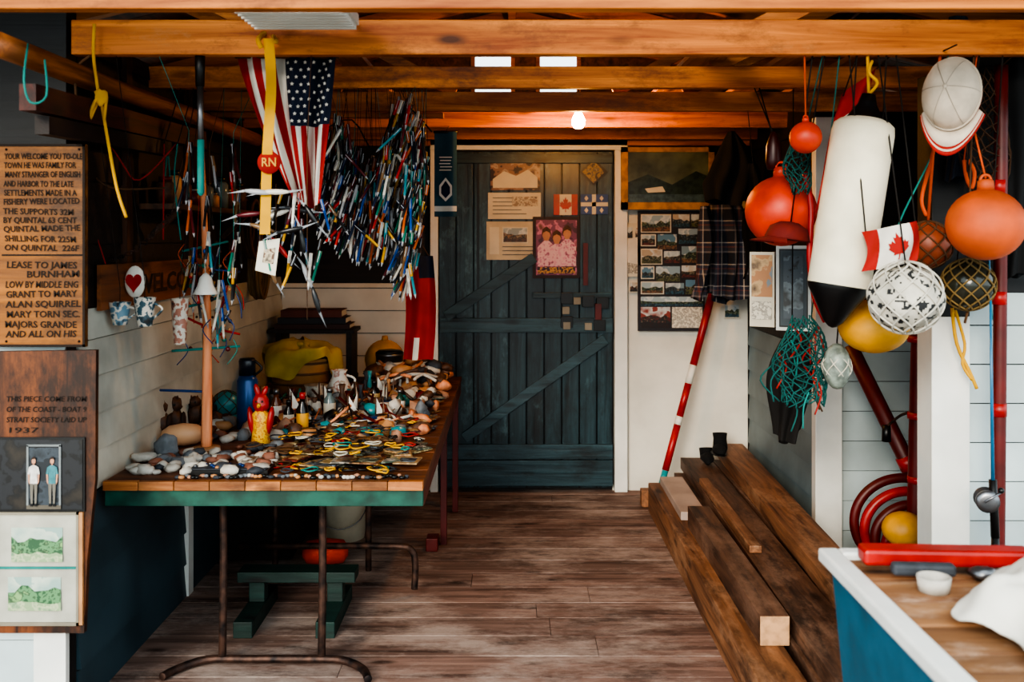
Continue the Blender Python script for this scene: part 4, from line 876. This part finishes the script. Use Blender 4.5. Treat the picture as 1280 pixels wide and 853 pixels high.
m.add(vs,fs,capw,True)
for k in range(3):
    a=k*math.pi/3;m.tube([(math.cos(a)*math.cos(p)*rx*1.01,math.sin(a)*math.cos(p)*ry*1.01,math.sin(p)**.85*rz*1.01 if 0<p<3.14 else 0) for p in [.02+q*.31 for q in range(11)]],.0012,paint('cap_seam','#b3a698'),4,2)
m.ell((0,0,rz),(.007,.007,.004),capw,n=10)
def brim(a,q): 
    an=math.pi/2+a; e=(1+q*(.75*math.cos(a*.95)));return Vector((math.cos(an)*rx*(1+.25*q),math.sin(an)*ry*e,-.004+ .02*q-.03*q*(a*a)))
def bg(q0,q1,mt,zo=0):
    vs=[];fs=[];n=20
    for k in range(n+1):
        a=-1.15+2.3*k/n
        for q in (q0,q1):
            p=brim(a,q);vs+=[p+Vector((0,0,.003+zo)),p-Vector((0,0,.001+zo))]
    for k in range(n):
        b=k*4;fs+=[(b,b+2,b+6,b+4),(b+1,b+5,b+7,b+3),(b+2,b+3,b+7,b+6),(b,b+4,b+5,b+1)]
    m.add(vs,fs,mt,True)
bg(0,.66,capw);bg(.66,.76,redc,.0005);bg(.76,.85,capw);bg(.85,1,redc,.0006)
m.tube([(math.cos(t)*rx*1.012,math.sin(t)*ry*1.012,.008) for t in [k*.3142 for k in range(20)]],.0035,capw,6,2,closed=True)
m.tube([(math.cos(t)*rx*1.0,math.sin(t)*ry*1.0,-.002) for t in [k*.3142 for k in range(20)]],.003,redc,6,2,closed=True)
m.T=None;hang(m,P(1196,56,2.9));m.build('baseball_cap')
m=M();X=TX(1250,3.12);m.tube([(X-.01,3.12,0.0),(X,3.12,1.2),(X+.004,3.12,2.0)],.0205,dred,12,3)
for z in (.9,1.25,1.6): m.lathe([(.023,0),(.023,.04)],(X-.003,3.12,z),(0,0,1),red,12)
m.build('red_pole')
m=M();dd=3.0;rb=paint('rod_blue','#2d6f96',.3);m.cyl(P(1238,372,dd),P(1241,600,dd),.003,.006,rb);m.cyl(P(1241,600,dd),P(1244,672,dd),.012,.013,black);X=P(1233,625,dd)
m.lathe([(.018,-.03),(.034,-.026),(.034,-.02),(.016,-.016),(.016,.016),(.034,.02),(.034,.026),(.012,.03)],X,(.3,1,0),steel,18);m.cyl(X+Vector((-.02,-.03,0)),X+Vector((.03,-.03,.03)),.004,.004,steel);m.ell(X+Vector((.03,-.03,.035)),.009,black);m.cyl(P(1244,672,dd),(P(1244,672,dd).x,dd,0),.012,.012,black);m.cyl(P(1238,372,dd),P(1236,300,dd),.003,.002,rb);m.build('fishing_rod')
m=M();dd=3.2;m.tube([P(1190,385,dd),P(1196,430,dd),P(1212,465,dd),P(1221,486,dd)],.006,yrope,8);m.tube([P(1194,388,dd),P(1206,430,dd),P(1203,455,dd),P(1215,475,dd)],.005,yrope,8);hang(m,P(1190,386,dd));m.build('yellow_rope_tail')
m=M();dd=3.1
m.tube([P(1205,200,dd),P(1208,222,dd),P(1215,235,dd),P(1218,215,dd),P(1210,200,dd)],.006,orope,8);m.tube([P(1168,185,dd),P(1160,215,dd),P(1152,250,dd),P(1158,270,dd)],.006,orope,8);m.tube([P(1172,180,dd),P(1150,225,dd),P(1130,265,dd),P(1120,290,dd)],.003,teal,6);m.tube([P(1236,330,dd),P(1240,400,dd)],.003,tealp,6);hang(m,P(1205,200,dd),2.02,orope);hang(m,P(1170,183,dd),2.02,teal);hang(m,P(1236,330,dd));m.build('rope_bundle')
m=M();a=P(1062,432,4.3);b=P(1140,590,4.2)
m.tube([a,b,P(1165,640,4.15)],.033,dred,14,0);m.cyl(b-(b-a)*.12,b-(b-a)*.02,.04,.04,red,14);m.build('red_diagonal_pipe')
m=M();X=P(1150,500,3.9);m.tube([(X.x+.01,3.9,1.2),(X.x,3.9,.9),(X.x-.02,3.9,.0)],.038,dred,14,4);
for z in (1.05,.75,.5): m.lathe([(.044,0),(.044,.025)],(X.x-.004,3.9,z),(0,0,1),red,14)
m.build('red_standpipe')
m=M();m.cyl(P(1108,532,4.0),P(1108,552,4.0),.016,.018,black);m.tube([P(1108,534,4.0),P(1125,520,3.95),P(1140,515,3.92)],.006,iron);m.build('valve_handle')
m=M()
for k in range(4):
    rr=.20-.025*k;c=P(1128,652,4.12)+Vector((0,-.05*k,-.02*k));pts=[c+Vector((-math.cos(t)*rr,.0,math.sin(t)*rr*.9)) for t in [(-.9+q*.42) for q in range(9)]];m.tube(pts,.02,dred if k%2==0 else red,10,4)
m.build('red_hose_coil')
m=M();c=P(1130,662,3.7);m.ell(c,(.08,.08,.065),yel);m.lathe([(.05,0),(.05,c.z-.08),(.06,c.z-.06)],(c.x,c.y,0),(0,0,1),darkw,14);m.build('yellow_float_on_stand')

# ---------------- white/blue box bottom right
m=M();zr=.75;x0,x1,y0,y1=.70,1.5,1.3,2.28
cool=paint('tub_white','#e8e8e4',.35,var=.1);tb=paint('tub_blue','#1a627c',.4,var=.35)
for (a,b) in (((x0,y0,zr-.03),(x0+.045,y1,zr)),((x1-.045,y0,zr-.03),(x1,y1,zr)),((x0+.045,y1-.04,zr-.03),(x1-.045,y1,zr)),((x0+.045,y0,zr-.03),(x1-.045,y0+.04,zr))): m.bb(a,b,cool)
vs=[(x0+.02,y0+.03,zr-.03),(x1-.03,y0+.03,zr-.03),(x1-.03,y1-.03,zr-.03),(x0+.02,y1-.03,zr-.03),(x0+.07,y0+.08,.0),(x1-.1,y0+.08,0),(x1-.1,y1-.1,0),(x0+.07,y1-.1,0)]
m.add(vs,[(0,4,5,1),(1,5,6,2),(2,6,7,3),(3,7,4,0),(4,7,6,5)],tb)
for k in range(7): m.bb((x0+.046,y0+.045+k*.127,zr-.03),(x1-.046,y0+.17+k*.127,zr-.012),wood('tub_board','#6a4630','#a27650','X',worn='#c9b09a',wornamt=.54))
m.build('blue_fish_box',bevel=.006)
m=M();m.beam((.76,2.17,zr+.02),(1.12,2.15,zr+.02),.06,.035,red);m.beam((.80,2.10,zr+.012),(.93,2.09,zr+.012),.03,.026,slate)
m.build('red_tool_case',bevel=.008)
m=M()
def cl(u,v):
    a=u*2*math.pi;q=v
    rx_=.30*(1+.12*math.sin(a*3+1)+.06*math.sin(a*7));ry_=.22*(1+.1*math.sin(a*4)+.05*math.sin(a*9+2))
    X=1.12+math.cos(a)*rx_*q;Y=1.80+math.sin(a)*ry_*q
    h=.13*(1-q**2.2)+.035*noise.noise(Vector((X*9,Y*9,0)))*(1-q**4)+.02*noise.noise(Vector((X*22,Y*22,3)))*(1-q**4)+.008*math.sin(a*11+q*5)*q
    return Vector((X,Y,zr+.006+max(0,h)))
m.sheet(cl,110,34,whc,th=.003,off=(0,0,-1));m.build('crumpled_white_cloth')
m=M();m.box((.87,1.46,zr+.004),(.2,.22,.004),paper,rot=(0,0,.2));m.box((.87,1.46,zr+.0065),(.18,.19,.001),photo('map_print',['#9fb9c4','#c9b98c','#7fa3b8','#e0d8c0'],12),rot=(0,0,.2));m.box((1.02,1.42,zr+.008),(.18,.2,.003),photo('map_print2',['#6a9ab8','#c9d4d8','#4f86a8','#e0d8c0'],14),rot=(0,0,-.3));m.build('folded_maps')
m=M()
for (x,y,r,mt) in ((.99,2.09,.022,steel),(1.03,2.075,.02,pale),(1.18,2.17,.03,pale),(1.24,2.12,.03,steel),(1.2,2.08,.022,tealp)): m.ell((x,y,zr+r*.7-.010),(r*1.4,r,r*.7),mt,k=.3,n=14)
m.lathe([(.03,0),(.034,.03),(.03,.03),(.027,.01)],(.86,2.03,zr-.011),(0,0,1),pale,16)
m.build('sea_shells_and_cup')

# ---------------- world, light, camera
w=bpy.data.worlds.new('sky');bpy.context.scene.world=w;w.use_nodes=True;nt=w.node_tree;bg_=nt.nodes['Background']
bg_.inputs['Color'].default_value=(.84,.96,1,1);bg_.inputs['Strength'].default_value=2.6
s=bpy.data.lights.new('sun','SUN');s.energy=2.6;s.angle=.35;s.color=(1,.88,.72);so=bpy.data.objects.new('sun',s);so.rotation_euler=Vector((.35,1,-.36)).to_track_quat('-Z','Y').to_euler();bpy.context.scene.collection.objects.link(so)
cam=bpy.data.cameras.new('camera');co=bpy.data.objects.new('camera',cam);bpy.context.scene.collection.objects.link(co)
co.location=(0,0,H);co.rotation_euler=(math.pi/2,0,0);cam.lens=35;cam.sensor_width=36;cam.shift_y=-129.5/1280;cam.clip_start=.05
cam.dof.use_dof=True;cam.dof.focus_distance=4.0;cam.dof.aperture_fstop=3.2
bpy.context.scene.camera=co
sc=bpy.context.scene;sc.view_settings.view_transform='AgX'
try: sc.view_settings.look='AgX - High Contrast'
except Exception: pass
sc.view_settings.exposure=.14
